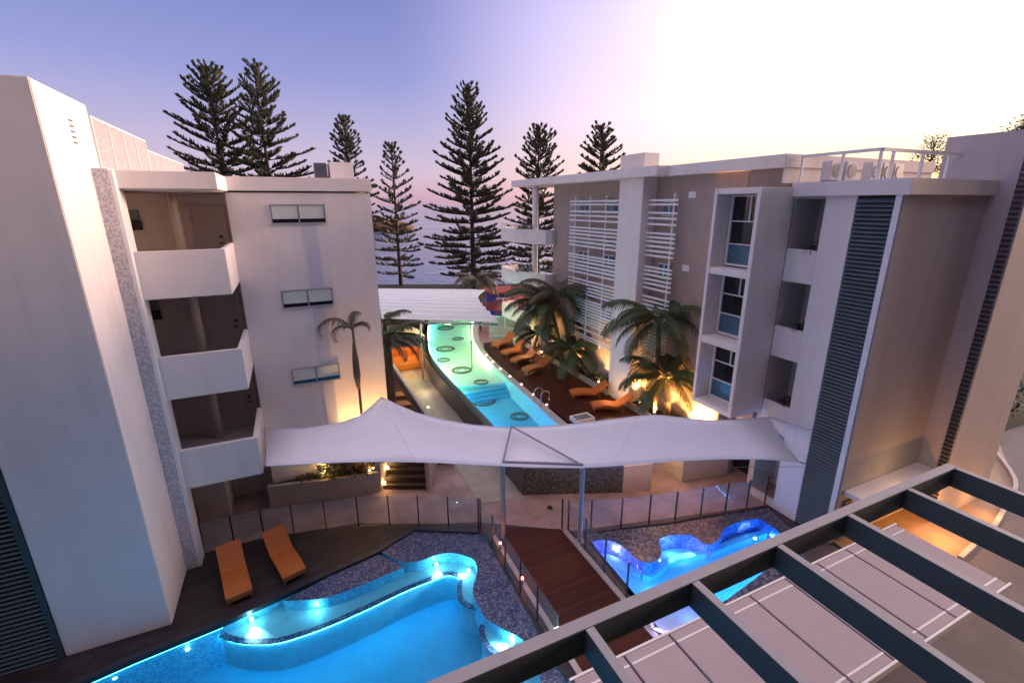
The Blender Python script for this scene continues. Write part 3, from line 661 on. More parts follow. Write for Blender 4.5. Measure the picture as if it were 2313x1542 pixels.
# ============================================================ RAISED STREAM POOL
li=smoothpoly([(7.6,14.95),(7.62,18.6),(7.62,22.8),(7.6,25.9),(7.75,29.6),(8.3,32.8),(9.5,37.5),(10.6,41)],4,False)
ri=smoothpoly([(10.4,13.7),(10.42,17.5),(10.6,20.5),(10.75,23.6),(10.95,27),(11.3,30.1),(12.1,33.6),(13.3,37),(14.6,40)],4,False)
inner=li+ri[::-1]
lo_=smoothpoly([(7.2,14.7),(7.22,18.6),(7.22,22.8),(7.2,25.9),(7.35,29.7),(7.9,33),(9.1,37.7),(10.3,41.4)],4,False)
ro_=smoothpoly([(10.9,13.15),(10.85,17.5),(11.0,20.5),(11.12,23.6),(11.3,27),(11.65,30.0),(12.5,33.5),(13.7,36.8),(15,39.8)],4,False)
outer=lo_+ro_[::-1]
sp=thing('stream_pool','long curving raised pool glowing green and blue with dark rings on its floor','swimming pool',(9,25,0))
b=MB();b.prism(outer,0,1.19,top=False,bot=False);b.build('outer_wall',M['poolwall'],sp)
b=MB();b.prism([(7.19,14.69),(10.9,13.14),(10.93,13.2),(7.21,14.76)],0,1.18);b.build('mosaic_end_wall',M['gmosaic'],sp)
o=sheet('coping',outer,[inner],1.2,M['curb']);o.parent=sp;o.matrix_parent_inverse=Matrix.Translation(-Vector(sp.location))
b=MB();b.prism(inner,.1,1.199,top=False,bot=False);b.build('pool_lining',M['tile2'],sp);
YS=24.4
far=[p for p in li if p[1]>=YS]+[p for p in ri if p[1]>=YS][::-1]
nea=[p for p in li if p[1]<YS+.6]+[p for p in ri if p[1]<YS+.6][::-1]
b=MB();b.prism(far,0,.78,bot=False);b.build('shallow_floor',M['tile2'],sp)
for k_ in range(3):
    q_=[p for p in li if YS-1.6<=p[1]<=YS+.9];r_q=[p for p in ri if YS-1.6<=p[1]<=YS+.9]
    b=MB();b.box(7.64,10.8,YS-.26*(k_+1),YS-.26*k_+.3*(k_==0),0,.62-.16*k_);b.build('pool_step',M['tile4'],sp)
o=sheet('pool_floor',nea,[],.15,M['tile4']);o.parent=sp;o.matrix_parent_inverse=Matrix.Translation(-Vector(sp.location))
rings=[(1006,741,18),(1034,765,13),(1006,788,20),(1002,813,14),(1043,836,22),(1087,863,16),(1092,905,27),(1173,940,20)]
for a,c,w in rings:
    zf_=.79 if c<870 else .17
    p=P(a,c,z=zf_);dist=(p-Vector((0,0,CH))).dot(FW);r=w*dist/FPX
    b=MB();b.ring((p.x,p.y),r*.76,r*1.06,zf_,zf_+.03,36);b.ring((p.x,p.y),r*.48,r*.56,zf_,zf_+.02,28)
    b.build('floor_ring',M['gmosaic'],sp)
struct(sheet('water',inner,[],1.10,M['water2']),'shallow water of the stream pool')
def sect(line,y0,y1):return [p for p in line if y0<=p[1]<=y1]
for nm,col,st,y0,y1,which in [('b',(.02,.30,.9),42,14.5,20.8,'l'),('c',(.03,.55,.85),46,20,24.6,'l'),('g',(.22,1,.5),30,24,27.5,'l'),('y',(.85,1,.30),22,26.5,33,'r'),('y2',(.95,1,.45),30,26,29.5,'l'),('q',(.15,.85,.9),26,29.3,35,'l'),('h',(.65,1,.35),30,33,41,'r'),('k',(.2,.9,.8),26,35,41,'l')]:
    me_=emit('led_stream_'+nm,col,st)
    if 'l' in which:strip('light_strip',sect(li,y0,y1),.05,.97,me_,sp)
    if 'r' in which:strip('light_strip',sect(ri,y0,y1),-.05,.97,me_,sp)
# walkway, terrace, left deck
b=MB();b.prism([(5.42,14.9),(7.19,14.5),(7.19,26),(7.19,29.6),(5.42,29.6)],-.1,.006);struct(b.build('walkway',mat('pale_concrete',(.36,.32,.28),.6,var=.12,scale=2)),'pale walkway below the stream pool')
b=MB();b.prism([(10.95,14.6),(12.15,14.6),(12.15,14.55),(13.6,14.5),(15.5,14.4),(14.58,15),(14.58,31.6),(12.2,31.6),(11.68,30),(11.32,27),(11.14,23.6),(11.02,20.5)],0,1.21);struct(b.build('terrace',M['timber2']),'dark timber sun terrace right of the stream pool')
tw=thing('terrace_front_wall','low cream walls with open passage holding up the sun terrace','wall',(12,12.9,0))
b=MB();b.prism([(10.92,13.1),(12.1,12.8),(12.15,14.59),(10.94,14.59)],0,1.2);b.build('wall_block',mat('cream_render',(.62,.5,.36),.8,var=.05),tw)
b=MB();b.prism([(13.65,12.7),(15.8,12.3),(16.5,12.6),(16.5,14.4),(13.65,14.49)],0,1.2);b.build('wall_block',MATS['cream_render'],tw)
pc=thing('planter_kerb','long white planter edge running along the foot of the beige wall','planter',(14.65,22,1.2))
b=MB();b.box(14.58,14.72,13.0,17.70,1.0,1.5);b.box(14.58,14.72,19.47,30,1.0,1.5);b.build('kerb_wall',M['curb'],pc)
b=MB();b.box(14.72,15.5,13.0,17.7,1.0,1.4);b.box(14.72,15.5,19.47,30,1.0,1.4);b.build('soil',M['soil'],pc)
b=MB();b.prism([(2.85,18.6),(5.2,18.3),(5.2,31),(2.85,31)],0,.55);struct(b.build('timber_platform',M['timber2']),'dark timber deck along the left block')
kw=MB();kw.wall((5.3,17.9),(5.3,31),0,.75,.16);tag(kw.build('low_wall',M['curb']),'low lilac wall between the left timber deck and pale walkway','wall')
# deck edge dots
db=emit('deck_led',(1,.72,.45),9)
names=['farthest of the row','second from the far end','third from the far end','middle of the row','third from the near end','second from the near end','nearest of the row']
for i,(a,c) in enumerate([(1099,801),(1113,816),(1130,832),(1152,849),(1178,867),(1205,890),(1235,913)]):
    p=P(a,c,z=1.23);b=MB();b.disc((p.x,p.y),.05,1.2,12,.035);tag(b.build('deck_light',db),'tiny warm light in the terrace beside the stream pool, '+names[i],'deck light','deck lights beside the stream pool')
p=P(967,920,z=0);b=MB();b.disc((p.x,p.y),.05,0.0,12,.04);tag(b.build('deck_light',db),'single warm floor light on the pale walkway','deck light')
rl=emit('red_led',(1,.16,.06),14)
for i,(a,c) in enumerate([(1130,1225),(1180,1304)]):
    p=P(a,c,z=.3);b=MB();b.tube((p.x,p.y,0),(p.x,p.y,.26),.03,10);q=thing('bollard_light','small red bollard light '+['by the left sail post','on the boardwalk edge'][i],'bollard light',(p.x,p.y,0),'red bollard lights');b.build('stem',M['post'],q)
    b=MB();b.disc((p.x,p.y),.04,.261,12,.05);b.build('lamp_head',rl,q);lamp('bollard_lamp',(p.x,p.y,.38),(1,.2,.08),2,.03)
# hand rail loops + skimmer box on terrace
hr=thing('pool_handrail','curved chrome handrail pair beside the stream pool','handrail',P(1230,915,z=1.2))
for dy in (0,.55):
    base=P(1225,905,z=1.2)+Vector((dy*.2,-dy,0))
    pts=[base+Vector((0,0,0)),base+Vector((0,0,.6)),base+Vector((-.08,0,.75)),base+Vector((-.25,0,.8)),base+Vector((-.42,0,.75)),base+Vector((-.5,0,.6)),base+Vector((-.5,0,.0))]
    b=MB();b.path(pts,.02,8);b.build('rail_hoop',M['chrome'],hr,smooth=True)
q=P(1315,948,z=1.25)
tb_=thing('towel_bin','white open box with dark towels at the near end of the terrace','bin',(q.x,q.y,1.2))
b=MB();b.box(q.x-.5,q.x+.5,q.y-.35,q.y-.28,1.2,1.42);b.box(q.x-.5,q.x+.5,q.y+.28,q.y+.35,1.2,1.42);b.box(q.x-.5,q.x-.43,q.y-.28,q.y+.28,1.2,1.42);b.box(q.x+.43,q.x+.5,q.y-.28,q.y+.28,1.2,1.42);b.build('box_side',M['white'],tb_)
b=MB();b.box(q.x-.42,q.x+.42,q.y-.27,q.y+.27,1.2,1.38);b.build('towel_stack',mat('towel_grey',(.2,.2,.24),.9,var=.5,scale=8),tb_)
# ============================================================ PLANTER + STAIRS (left)
pw=smoothpoly([(-1.96,18.2),(-.9,17.98),(0,17.76),(1.0,17.58),(2.1,17.42)],3,False)
pt=thing('garden_planter','curved cream planter of mulch and shrubs lit by two warm lamps','planter',(0,18,0))
b=MB()
for i in range(len(pw)-1):b.wall(pw[i],pw[i+1],0,.88,.16)
b.build('planter_wall',mat('planter_render',(.5,.42,.36),.8,var=.06),pt)
b=MB();b.prism(pw+[(2.1,18.49),(-1.9,18.49)],0,.78);b.build('soil',M['soil'],pt)
def shrub(name,c,r,h,n,label,mt=None,seed=1,cat='shrub',group=None,up=.5):
    rnd=random.Random(seed);b=MB()
    c=Vector(c)
    g=thing(name,label,cat,c,group)
    st=MB()
    for i in range(max(3,n//60)):
        a=rnd.uniform(0,6.28);e=c+Vector((math.cos(a)*r*.6,math.sin(a)*r*.6,h*.7));st.path([c,(c+e)/2+Vector((0,0,h*.12)),e],[.02,.014,.006],5)
    st.build('stem',M['trunk'],g)
    for i in range(n):
        a=rnd.uniform(0,6.28);q=rnd.random()**.6*r;zz=rnd.uniform(.1,1)*h*(1-.5*(q/r)**2)
        p=c+Vector((math.cos(a)*q,math.sin(a)*q,zz))
        d=Vector((math.cos(a)+rnd.uniform(-.6,.6),math.sin(a)+rnd.uniform(-.6,.6),rnd.uniform(-.2,1)*up*2)).normalized()
        s=Vector((-d.y,d.x,rnd.uniform(-.3,.3))).normalized();L=rnd.uniform(.10,.22)*(.6+r);w=L*.22
        b.add([p,p+d*L*.5+s*w,p+d*L,p+d*L*.5-s*w],[(0,1,2,3)])
    b.build('foliage',mt or M['shrub'],g);return g
shrub('shrub',(.45,18.1,.78),.55,.75,420,'rounded green shrub beside the brightest planter lamp',seed=2,group='shrubs in the planters')
shrub('shrub',(1.15,17.95,.78),.5,.45,320,'low reddish shrub in the middle of the curved planter',M['leafdry'],3,group='shrubs in the planters')
shrub('shrub',(1.75,17.8,.78),.35,.3,200,'low shrub at the stair end of the curved planter',M['leafdry'],4,group='shrubs in the planters')
shrub('shrub',(-.6,18.2,.78),.35,.14,160,'flat groundcover tuft at the narrow end of the planter',seed=5,group='shrubs in the planters')
gb=emit('garden_bulb',(1,.72,.3),30)
def uplight(p,lab,e,aim,col=WARM,spot=70,cap=None):
    g=thing('garden_uplight',lab,'uplight',p,'warm garden uplights');p=Vector(p)
    b=MB();b.tube(p,p+Vector((0,0,.1)),.05,12,.06);b.build('lamp_body',M['post'],g)
    b=MB();b.disc((p.x,p.y),.045,p.z+.101,12,.012);b.build('bulb',gb,g)
    lamp('uplight_lamp',p+Vector((0,0,.16)),col,e*(5 if e>80 else 1.5),.04,'SPOT',aim,spot,.7)
uplight((.05,18.25,.8),'warm uplight against the white wall beside the round shrub',60,(.15,18.6,2.5),spot=110);lamp('uplight_glow',(.1,17.98,1.15),WARM,9,.06)
uplight((1.75,17.62,.8),'warm uplight on the rim of the curved planter',14,(1.6,18,2.5));lamp('uplight_glow',(1.75,17.6,1.05),WARM,4,.05)
uplight((1.9,17.75,.8),'warm uplight behind the thin palm washing the white wall',800,(1.8,18.5,4.4),(1,.52,.16),75)
# stairs, square on to the view
stairs=thing('garden_steps','dark garden steps with pale cheek walls and warm lights on the left','stairs',(3.0,17.1,0))
ang=-YAW
def loc2(dx,dy,z=0):return Vector((3.0+dx*math.cos(ang)-dy*math.sin(ang),17.1+dx*math.sin(ang)+dy*math.cos(ang),z))
def rprism(b,x0,x1,y0,y1,z0,z1):
    b.prism([loc2(x0,y0)[:2],loc2(x1,y0)[:2],loc2(x1,y1)[:2],loc2(x0,y1)[:2]],z0,z1)
b=MB()
for k in range(7):rprism(b,-.88,.88,k*.3,2.1+.01*k,.17*k if k else 0,.17*(k+1))
b.build('riser_block',mat('step_riser',(.05,.03,.022),.7),stairs)
b=MB()
for k in range(7):rprism(b,-.87,.87,k*.3-.015,k*.3+.27,.17*(k+1)+.001,.17*(k+1)+.03)
b.build('timber_tread',mat('step_timber',(.03,.014,.01),.5,var=.2),stairs)
b=MB();rprism(b,-1.06,-.9,-.1,2.2,0,1.4);rprism(b,.9,1.06,-.1,2.2,0,1.4);b.build('cheek_wall',MATS['planter_render'],stairs)
for k in (0,2,4):
    q=loc2(-.84,k*.3+.12,.17*(k+1)+.07);s=MB();s.tube(q-Vector((0,0,.03)),q+Vector((0,0,.03)),.04,10);s.build('step_light',gb,stairs)
    lamp('step_lamp',loc2(-.75,k*.3-.05,.17*(k+1)+.15),WARM,3,.03)
# ============================================================ SAIL + POSTS
back_=[(600,967),(680,968),(760,957),(810,940),(838,918),(862,896),(892,911),(940,932),(1000,948),(1070,960),(1150,966),(1230,963),(1300,957),(1380,947),(1440,940),(1480,937),(1530,942),(1600,949),(1660,948),(1735,941)]
front_=[(600,1052),(690,1047),(780,1043),(850,1042),(900,1042),(940,1043),(980,1044),(1020,1046),(1060,1048),(1100,1050),(1137,1052),(1190,1054),(1240,1055),(1312,1056),(1380,1052),(1450,1046),(1540,1040),(1630,1036),(1720,1036),(1805,1042)]
def zb(i):
    u=back_[i][0]
    import bisect
    ks=[(600,3.35),(862,3.7),(1150,3.55),(1480,3.65),(1735,3.5)]
    for (a,za),(b_,zb_) in zip(ks,ks[1:]):
        if u<=b_:return za+(zb_-za)*(u-a)/(b_-a)
    return 3.5
def zf(i):
    u=front_[i][0];ks=[(600,3.3),(1137,2.95),(1312,2.95),(1805,3.0)]
    for (a,za),(b_,zb_) in zip(ks,ks[1:]):
        if u<=b_:return za+(zb_-za)*(u-a)/(b_-a)
    return 3.0
NB=len(back_);rows=8
v=[]
for i in range(NB):
    B=P(*back_[i],z=zb(i));Fp=P(*front_[i],z=zf(i))
    for k in range(rows+1):
        s=k/rows;q=Fp.lerp(B,s);q.z-=.10*math.sin(math.pi*s)
        v.append(q)
f=[(i*(rows+1)+k,(i+1)*(rows+1)+k,(i+1)*(rows+1)+k+1,i*(rows+1)+k+1) for i in range(NB-1) for k in range(rows)]
sail=thing('shade_sail','long white tensioned fabric shade sail spanning between the two buildings','shade sail',P(1135,1050,z=2.9))
b=MB();b.add(v,f);so_=b.build('sail_fabric',M['sail'],sail,smooth=True);md=so_.modifiers.new('t','SOLIDIFY');md.thickness=.012
for i in (5,14):
    b=MB();b.path([v[i*(rows+1)+k]+Vector((0,0,.014)) for k in range(rows+1)],.007,5);b.build('seam',mat('seam_thread',(.74,.73,.8),.8),sail)
for row_ in (0,rows):
    b=MB();b.path([v[i*(rows+1)+row_] for i in range(NB)],.018,6);b.build('edge_rope',M['sail'],sail,smooth=True)
pA=Vector((5.48,12.69,0));pB=Vector((7.8,11.42,0))
for q in (pA,pB):
    b=MB();b.path([q,q+Vector((0,0,2.95))],.085,16);b.disc((q.x,q.y),.16,0,16,.03);b.build('post',M['steel'],sail)
ap=P(1155,962,z=3.75)
for q in (pA,pB):
    b=MB();b.tube(q+Vector((0,0,2.97)),ap,.034,8);b.build('strut',M['steel'],sail)
b=MB();b.tube(pA+Vector((0,0,3.02)),pB+Vector((0,0,3.02)),.04,8);b.build('crossbar',M['steel'],sail)
eL=P(598,955,z=3.5);eL2=P(598,1052,z=3.3)
b=MB();b.tube(eL,eL2,.018,6);b.tube(P(1735,941,z=3.5),P(1845,975,x=15.48),.008,6);b.tube(P(1805,1042,z=3.0),P(1818,1047,x=15.48),.02,6);b.tube(P(1805,1042,z=3),P(1735,941,z=3.5),.008,6)
b.tube(P(1312,1056,z=2.95),P(1818,1047,x=15.48)-Vector((0,0,.12)),.008,5);b.build('tension_cable',M['steel'],sail)
lamp('mast_lamp',P(1190,975,z=4.05),(1,.6,.3),1.5,.03)
# ============================================================ FENCES
def fence(name,pts,label,drop=.0):
    g=thing(name,label,'fence',(pts[0][0],pts[0][1],0),'frameless glass pool fences')
    for i,p in enumerate(pts):
        b=MB();b.box(p[0]-.022,p[0]+.022,p[1]-.022,p[1]+.022,0,1.22);b.build('fence_post',M['post'],g)
    for a,c in zip(pts,pts[1:]):
        a=Vector(a);c=Vector(c);d=(c-a).normalized()
        b=MB();b.wall(a+d*.04,c-d*.04,.06,1.19,.012);b.build('glass_panel',M['fglass'],g)
    return g
fence('glass_fence',[(-3.9,16.25),(-3.0,16.2),(-2.1,16.15),(-1.15,16.0),(-.1,15.78),(.98,15.5),(2.02,15.13),(2.98,14.65),(3.94,14.14),(4.9,13.6)],'curved glass pool fence with black posts behind the two orange loungers')
fence('glass_fence',[(4.96,13.55),(5.0,12.5),(4.98,11.4),(4.98,10.3),(4.98,9.2),(5.0,8.1)],'glass fence with black posts along the left side of the boardwalk')
fence('glass_fence',[(7.6,12.28),(8.5,11.78),(9.55,11.42),(10.6,11.16),(11.6,10.9),(12.65,10.7),(13.7,10.5),(14.6,10.3),(15.4,10.15)],'curved glass pool fence with black posts behind the blue lit spa')
fence('glass_fence',[(7.75,12.1),(7.75,11.0),(7.75,9.9),(7.75,8.8)],'glass fence with black posts along the right side of the boardwalk')
p=P(1242,1146,z=0);b=MB();b.disc((p.x,p.y),.11,0,16,.02);tag(b.build('floor_drain',M['dark']),'round dark drain cover in the rose paving','drain')
q=P(1255,1420,z=.9);b=MB();b.tube((q.x,q.y,0),(q.x,q.y,.85),.025,8);g=thing('path_light','white path light on a thin post by the near end of the boardwalk','path light',(q.x,q.y,0));b.build('stem',M['post'],g);b=MB();b.box(q.x-.03,q.x+.1,q.y-.04,q.y+.04,.85,.9);b.build('lamp_head',emit('white_led',(.9,1,.8),8),g)
# ============================================================ LOUNGERS
prof=[(0,.30),(.15,.335),(.45,.37),(.75,.365),(1.05,.315),(1.22,.30),(1.4,.37),(1.6,.50),(1.8,.64),(2.0,.78)]
lg0=thing('sun_lounger','x','sun lounger',(0,0,0))
def ribbon(prof,w,th):
    v=[];f=[];n=len(prof)
    for (x,z) in prof:v+=[(x,-w,z),(x,w,z),(x,w,z-th),(x,-w,z-th)]
    for i in range(n-1):
        for k in range(4):f.append((i*4+k,(i+1)*4+k,(i+1)*4+(k+1)%4,i*4+(k+1)%4))
    f+=[(0,1,2,3),((n-1)*4+3,(n-1)*4+2,(n-1)*4+1,(n-1)*4)]
    return v,f
b=MB();b.add(*ribbon(prof,.35,.07));b.build('lounge_bed',M['wicker'],lg0,bevel=.012)
b=MB();b.add(*ribbon([(x,z-.071) for x,z in prof[:7]],.33,.10));b.build('side_skirt',M['wickerd'],lg0)
for x,y in ((.06,-.3),(.06,.3),(1.5,-.3),(1.5,.3)):
    b=MB();b.box(x-.025,x+.025,y-.025,y+.025,0,.2 if x<1 else .35);b.build('leg',M['wickerd'],lg0)
first=True
def lounger(foot,head,zg,label,group):
    global first
    f_=P(*foot,z=zg+.32);h=P(*head,z=zg+.75);a=math.atan2(h.y-f_.y,h.x-f_.x)
    if first:g=lg0;first=False;g.location=(f_.x,f_.y,zg);g.rotation_euler=(0,0,a)
    else:g=dup(lg0,(f_.x,f_.y,zg),a)
    g['label']=label;g['group']=group;return g
GA='orange wicker sun loungers'
lounger((540,1340),(512,1216),0,'orange wicker lounger beside the tower, the left one on the dark pool deck',GA)
lounger((665,1292),(611,1185),0,'orange wicker lounger on the dark pool deck, the right one against the glass fence',GA)
lounger((1290,884),(1370,862),1.2,'orange wavy lounger on the terrace at the foot of the white pillar',GA)
lounger((1337,912),(1422,892),1.2,'orange wavy lounger on the terrace nearest the shade sail',GA)
lounger((1117,777),(1166,748),1.2,'orange lounger farthest back in the row of four on the terrace',GA)
lounger((1138,795),(1195,765),1.2,'orange lounger second from the back in the terrace row of four',GA)
lounger((1160,812),(1217,783),1.2,'orange lounger third from the back in the terrace row of four',GA)
lounger((1186,833),(1246,803),1.2,'orange lounger nearest in the terrace row of four, under the small palm',GA)
lounger((912,888),(872,880),.55,'orange lounger half hidden by the white block on the left timber deck',GA)
lounger((925,908),(878,900),.55,'orange lounger just above the sail peak on the left timber deck',GA)
# ============================================================ PERGOLA
ZP=6.9;hB=.34
def pl(a,c,z=ZP):return P(a,c,z=z)
yM=pl(2140,1045).y   # far face of main beam
xC=pl(2140,1045).x
pg=thing('pergola','dark teal steel pergola frame with pale top faces in the foreground','pergola',(xC,yM,0))
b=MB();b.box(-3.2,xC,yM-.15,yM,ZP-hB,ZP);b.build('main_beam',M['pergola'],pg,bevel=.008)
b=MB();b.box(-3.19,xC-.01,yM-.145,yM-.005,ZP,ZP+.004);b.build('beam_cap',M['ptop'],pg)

yI=yM-.15
for x in (xC-.06,8.32,6.82,5.33,3.86,2.37,.88,-.6,-2.1):
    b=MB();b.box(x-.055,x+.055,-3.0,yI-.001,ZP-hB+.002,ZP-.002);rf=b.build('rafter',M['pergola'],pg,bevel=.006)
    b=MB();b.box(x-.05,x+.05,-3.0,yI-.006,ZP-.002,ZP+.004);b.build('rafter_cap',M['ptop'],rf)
for x in (9.6,):
    b=MB();b.box(x-.08,x+.08,-2.9,-2.74,0,ZP-hB);b.build('post',M['pergola'],pg)
# awning
aw=thing('awning_roof','pale pink louvre panel roof with dark seams below the pergola','awning',(9,4.2,3.2))
xs=[3.55,4.65,5.72,6.82,7.94,9.06,10.15,11.22,12.32,13.33]
for x0,x1 in zip(xs,xs[1:]):
    b=MB();b.box(x0+.02,x1-.02,3.07,5.22,3.14,3.2);pn=b.build('roof_panel',M['awning'],aw,bevel=.01)
    b=MB();b.box(x0+.03,x1-.03,5.0,5.04,3.201,3.212);b.box(x0+.03,x1-.03,3.22,3.26,3.201,3.212);b.build('panel_rib',M['white'],pn)
b=MB();b.box(3.5,13.4,3.02,3.065,3.05,3.21);b.box(3.5,13.4,5.225,5.27,3.05,3.21);b.build('edge_beam',M['white'],aw)
b=MB()
for x in xs:b.box(x-.018,x+.018,3.07,5.22,3.0,3.13)
b.build('seam_rail',M['post'],aw)
for x in (4.2,8.5,12.4):
    b=MB();b.box(x-.05,x+.05,4.55,4.65,0,3.04);b.build('post',M['teal'],aw)
# ============================================================ STRIPED CANOPY
cn=[P(850,655,z=4),P(1095,657,z=4),P(1125,730,z=4),P(862,722,z=4)]
can=thing('ribbed_canopy','white ribbed canopy roof with concave end over the far end of the stream pool','canopy',P(990,700,z=0))
fl_,fr_,nr,nl=cn
v=[];nx=16;ny=44
for j in range(ny+1):
    s=j/ny
    a=fl_.lerp(nl,s);b2=fr_.lerp(nr,s)
    # concave right end
    off=-math.sin(math.pi*s)*.9
    dirx=(b2-a).normalized();b2=b2+dirx*off
    for i_ in range(nx+1):
        u=i_/nx;q=a.lerp(b2,u);q.z+=.35*math.sin(math.pi*s*.9)+(.17 if j%4 in(1,2) else 0)
        v.append(q)
f=[(j*(nx+1)+i_,j*(nx+1)+i_+1,(j+1)*(nx+1)+i_+1,(j+1)*(nx+1)+i_) for j in range(ny) for i_ in range(nx)]
b=MB();b.add(v,f);oo=b.build('roof_sheet',M['roofwhite'],can);md=oo.modifiers.new('t','SOLIDIFY');md.thickness=.05
b=MB();b.tube(nl+Vector((0,0,-.1)),nr+Vector((0,0,-.1)),.07,8);b.build('edge_beam',M['grey'],can)
for a,c in ((952,735),(1068,735)):
    q=P(a,c,z=3.8);b=MB();b.tube((q.x,q.y+.4,0),(q.x,q.y+.4,3.9),.06,12);b.build('column',M['steel'],can)
lamp('canopy_lamp',P(1010,745,z=3.3),(.9,1,.5),120,.2)
# hedge wall behind, cabana
q=P(900,752,z=.6);hd=MB()
p0=P(850,757,z=0);p1=P(950,752,z=0)
hd.wall(p0,p1,0,1.6,.8);tag(hd.build('dark_wall',mat('dark_stone',(.03,.022,.022),.9,var=.4,scale=5,bump=.5)),'dark stone wall under the ribbed canopy left of the stream pool','wall')
cb=thing('cabana','orange lit day bed cabana with arched cream canvas roof','cabana',P(920,815,z=0))
q=P(920,812,z=.45)
b=MB();b.prism([(q.x-1.3,q.y-1.0),(q.x+1.1,q.y-1.0),(q.x+1.1,q.y+1.2),(q.x-1.3,q.y+1.2)],0,.42);b.build('day_bed',mat('orange_upholstery',(.45,.14,.02),.8,var=.1),cb,bevel=.05)
b=MB();b.box(q.x-1.3,q.x+1.1,q.y+1.21,q.y+1.4,0,1.0);b.box(q.x+1.11,q.x+1.3,q.y-1.0,q.y+1.2,0,.9);b.build('back_rest',MATS['orange_upholstery'],cb,bevel=.04)
v=[];N=12
for k in range(N+1):
    a=math.pi*k/N*.55+.2
    for y in (q.y+1.2,q.y+3.6):v.append((q.x-1.9+3.6*k/N,y,1.25+1.0*math.sin(math.pi*(.15+.7*k/N))))
b=MB();b.add(v,[(2*k,2*k+2,2*k+3,2*k+1) for k in range(N)]);oo=b.build('canvas_roof',M['canvas'],cb,smooth=True);md=oo.modifiers.new('t','SOLIDIFY');md.thickness=.04
for x in (q.x-1.8,q.x+1.6):
    for y in (q.y+1.25,q.y+3.5):
        b=MB();b.tube((x,y,0),(x,y,1.6),.04,8);b.build('post',M['steel'],cb)
lamp('cabana_lamp',(q.x,q.y+.6,1.5),ORANGE,42,.1);lamp('cabana_lamp',(q.x-.3,q.y-2.0,1.2),(1,.6,.12),34,.1)
lamp('walk_lamp',P(960,870,z=.5),(1,.75,.4),10,.1)
# end of terrace: balustrade, kiosk, parasols, road
bl=thing('glass_balustrade','glass balustrade with pale base at the far end of the terrace','fence',(13,31.7,1.2))
e0=P(1105,765,z=1.2);e1=P(1190,768,z=1.2)
b=MB();b.wall(e0,e1,1.2,1.5,.25);b.build('base_kerb',M['curb'],bl)
b=MB();b.wall(e0,e1,1.52,3.0,.03);b.build('glass_panel',M['fglass2'],bl)
b=MB();b.wall(e0,e1,3.0,3.06,.08);b.build('top_rail',M['steel'],bl)
struct((lambda o:o)(sheet('road',[vp(50,-60),vp(50,80),vp(60,80),vp(60,-60)],[],-.012,M['pinkroad'])),'red paved beach street')
kq=P(1160,712,z=0)
ks=thing('beach_kiosk','small violet blue kiosk with white framed hatch beyond the terrace','kiosk',(kq.x,kq.y,0))
b=MB();b.box(kq.x-2.2,kq.x+2.2,kq.y,kq.y+3,0,2.4);b.build('wall',M['blue'],ks)
b=MB();b.box(kq.x-2.5,kq.x+2.5,kq.y-.3,kq.y+3.3,2.4,2.6);b.build('roof',M['red'],ks)
b=MB();b.box(kq.x-2.0,kq.x-.9,kq.y-.05,kq.y-.001,.8,2.0);hh=b.build('hatch',M['white'],ks)
b=MB();b.box(kq.x-1.9,kq.x-1.0,kq.y-.07,kq.y-.052,.9,1.9);b.build('shutter',M['blue'],hh)
for i,(a,c) in enumerate([(1140,690),(1165,684),(1188,676)]):
    q=P(a,c,z=2.2);g=thing('market_parasol',['red parasol left of the blue kiosk','red parasol behind the blue kiosk','pinkish red parasol nearest the white balcony'][i],'parasol',(q.x,q.y,0),'red parasols by the beach street')
    b=MB();b.tube((q.x,q.y,0),(q.x,q.y,2.5),.04,8);b.build('pole',M['white'],g)
    v=[(q.x,q.y,2.9)]+[(q.x+2.3*math.cos(k*math.pi/4),q.y+2.3*math.sin(k*math.pi/4),2.2) for k in range(8)]
    b=MB();b.add(v,[(0,k+1,(k+1)%8+1) for k in range(8)]);oo=b.build('canopy',M['red'] if i<2 else mat('pink_canvas',(.5,.16,.16),.8),g);md=oo.modifiers.new('t','SOLIDIFY');md.thickness=.03
q=P(868,690,z=1);
rq=thing('red_sunshade','small red sunshade panel left of the ribbed canopy','sunshade',(q.x,q.y,0))
b=MB();b.add([P(852,700,z=3.3),P(868,700,z=3.3),P(862,680,z=3.8),P(855,676,z=3.8)],[(0,1,2,3)]);oo=b.build('canvas',M['red'],rq);md=oo.modifiers.new('t','SOLIDIFY');md.thickness=.03
qq=P(860,690,z=3.5);b=MB();b.tube((qq.x,qq.y,0),(qq.x,qq.y,3.5),.04,8);b.build('pole',M['white'],rq)
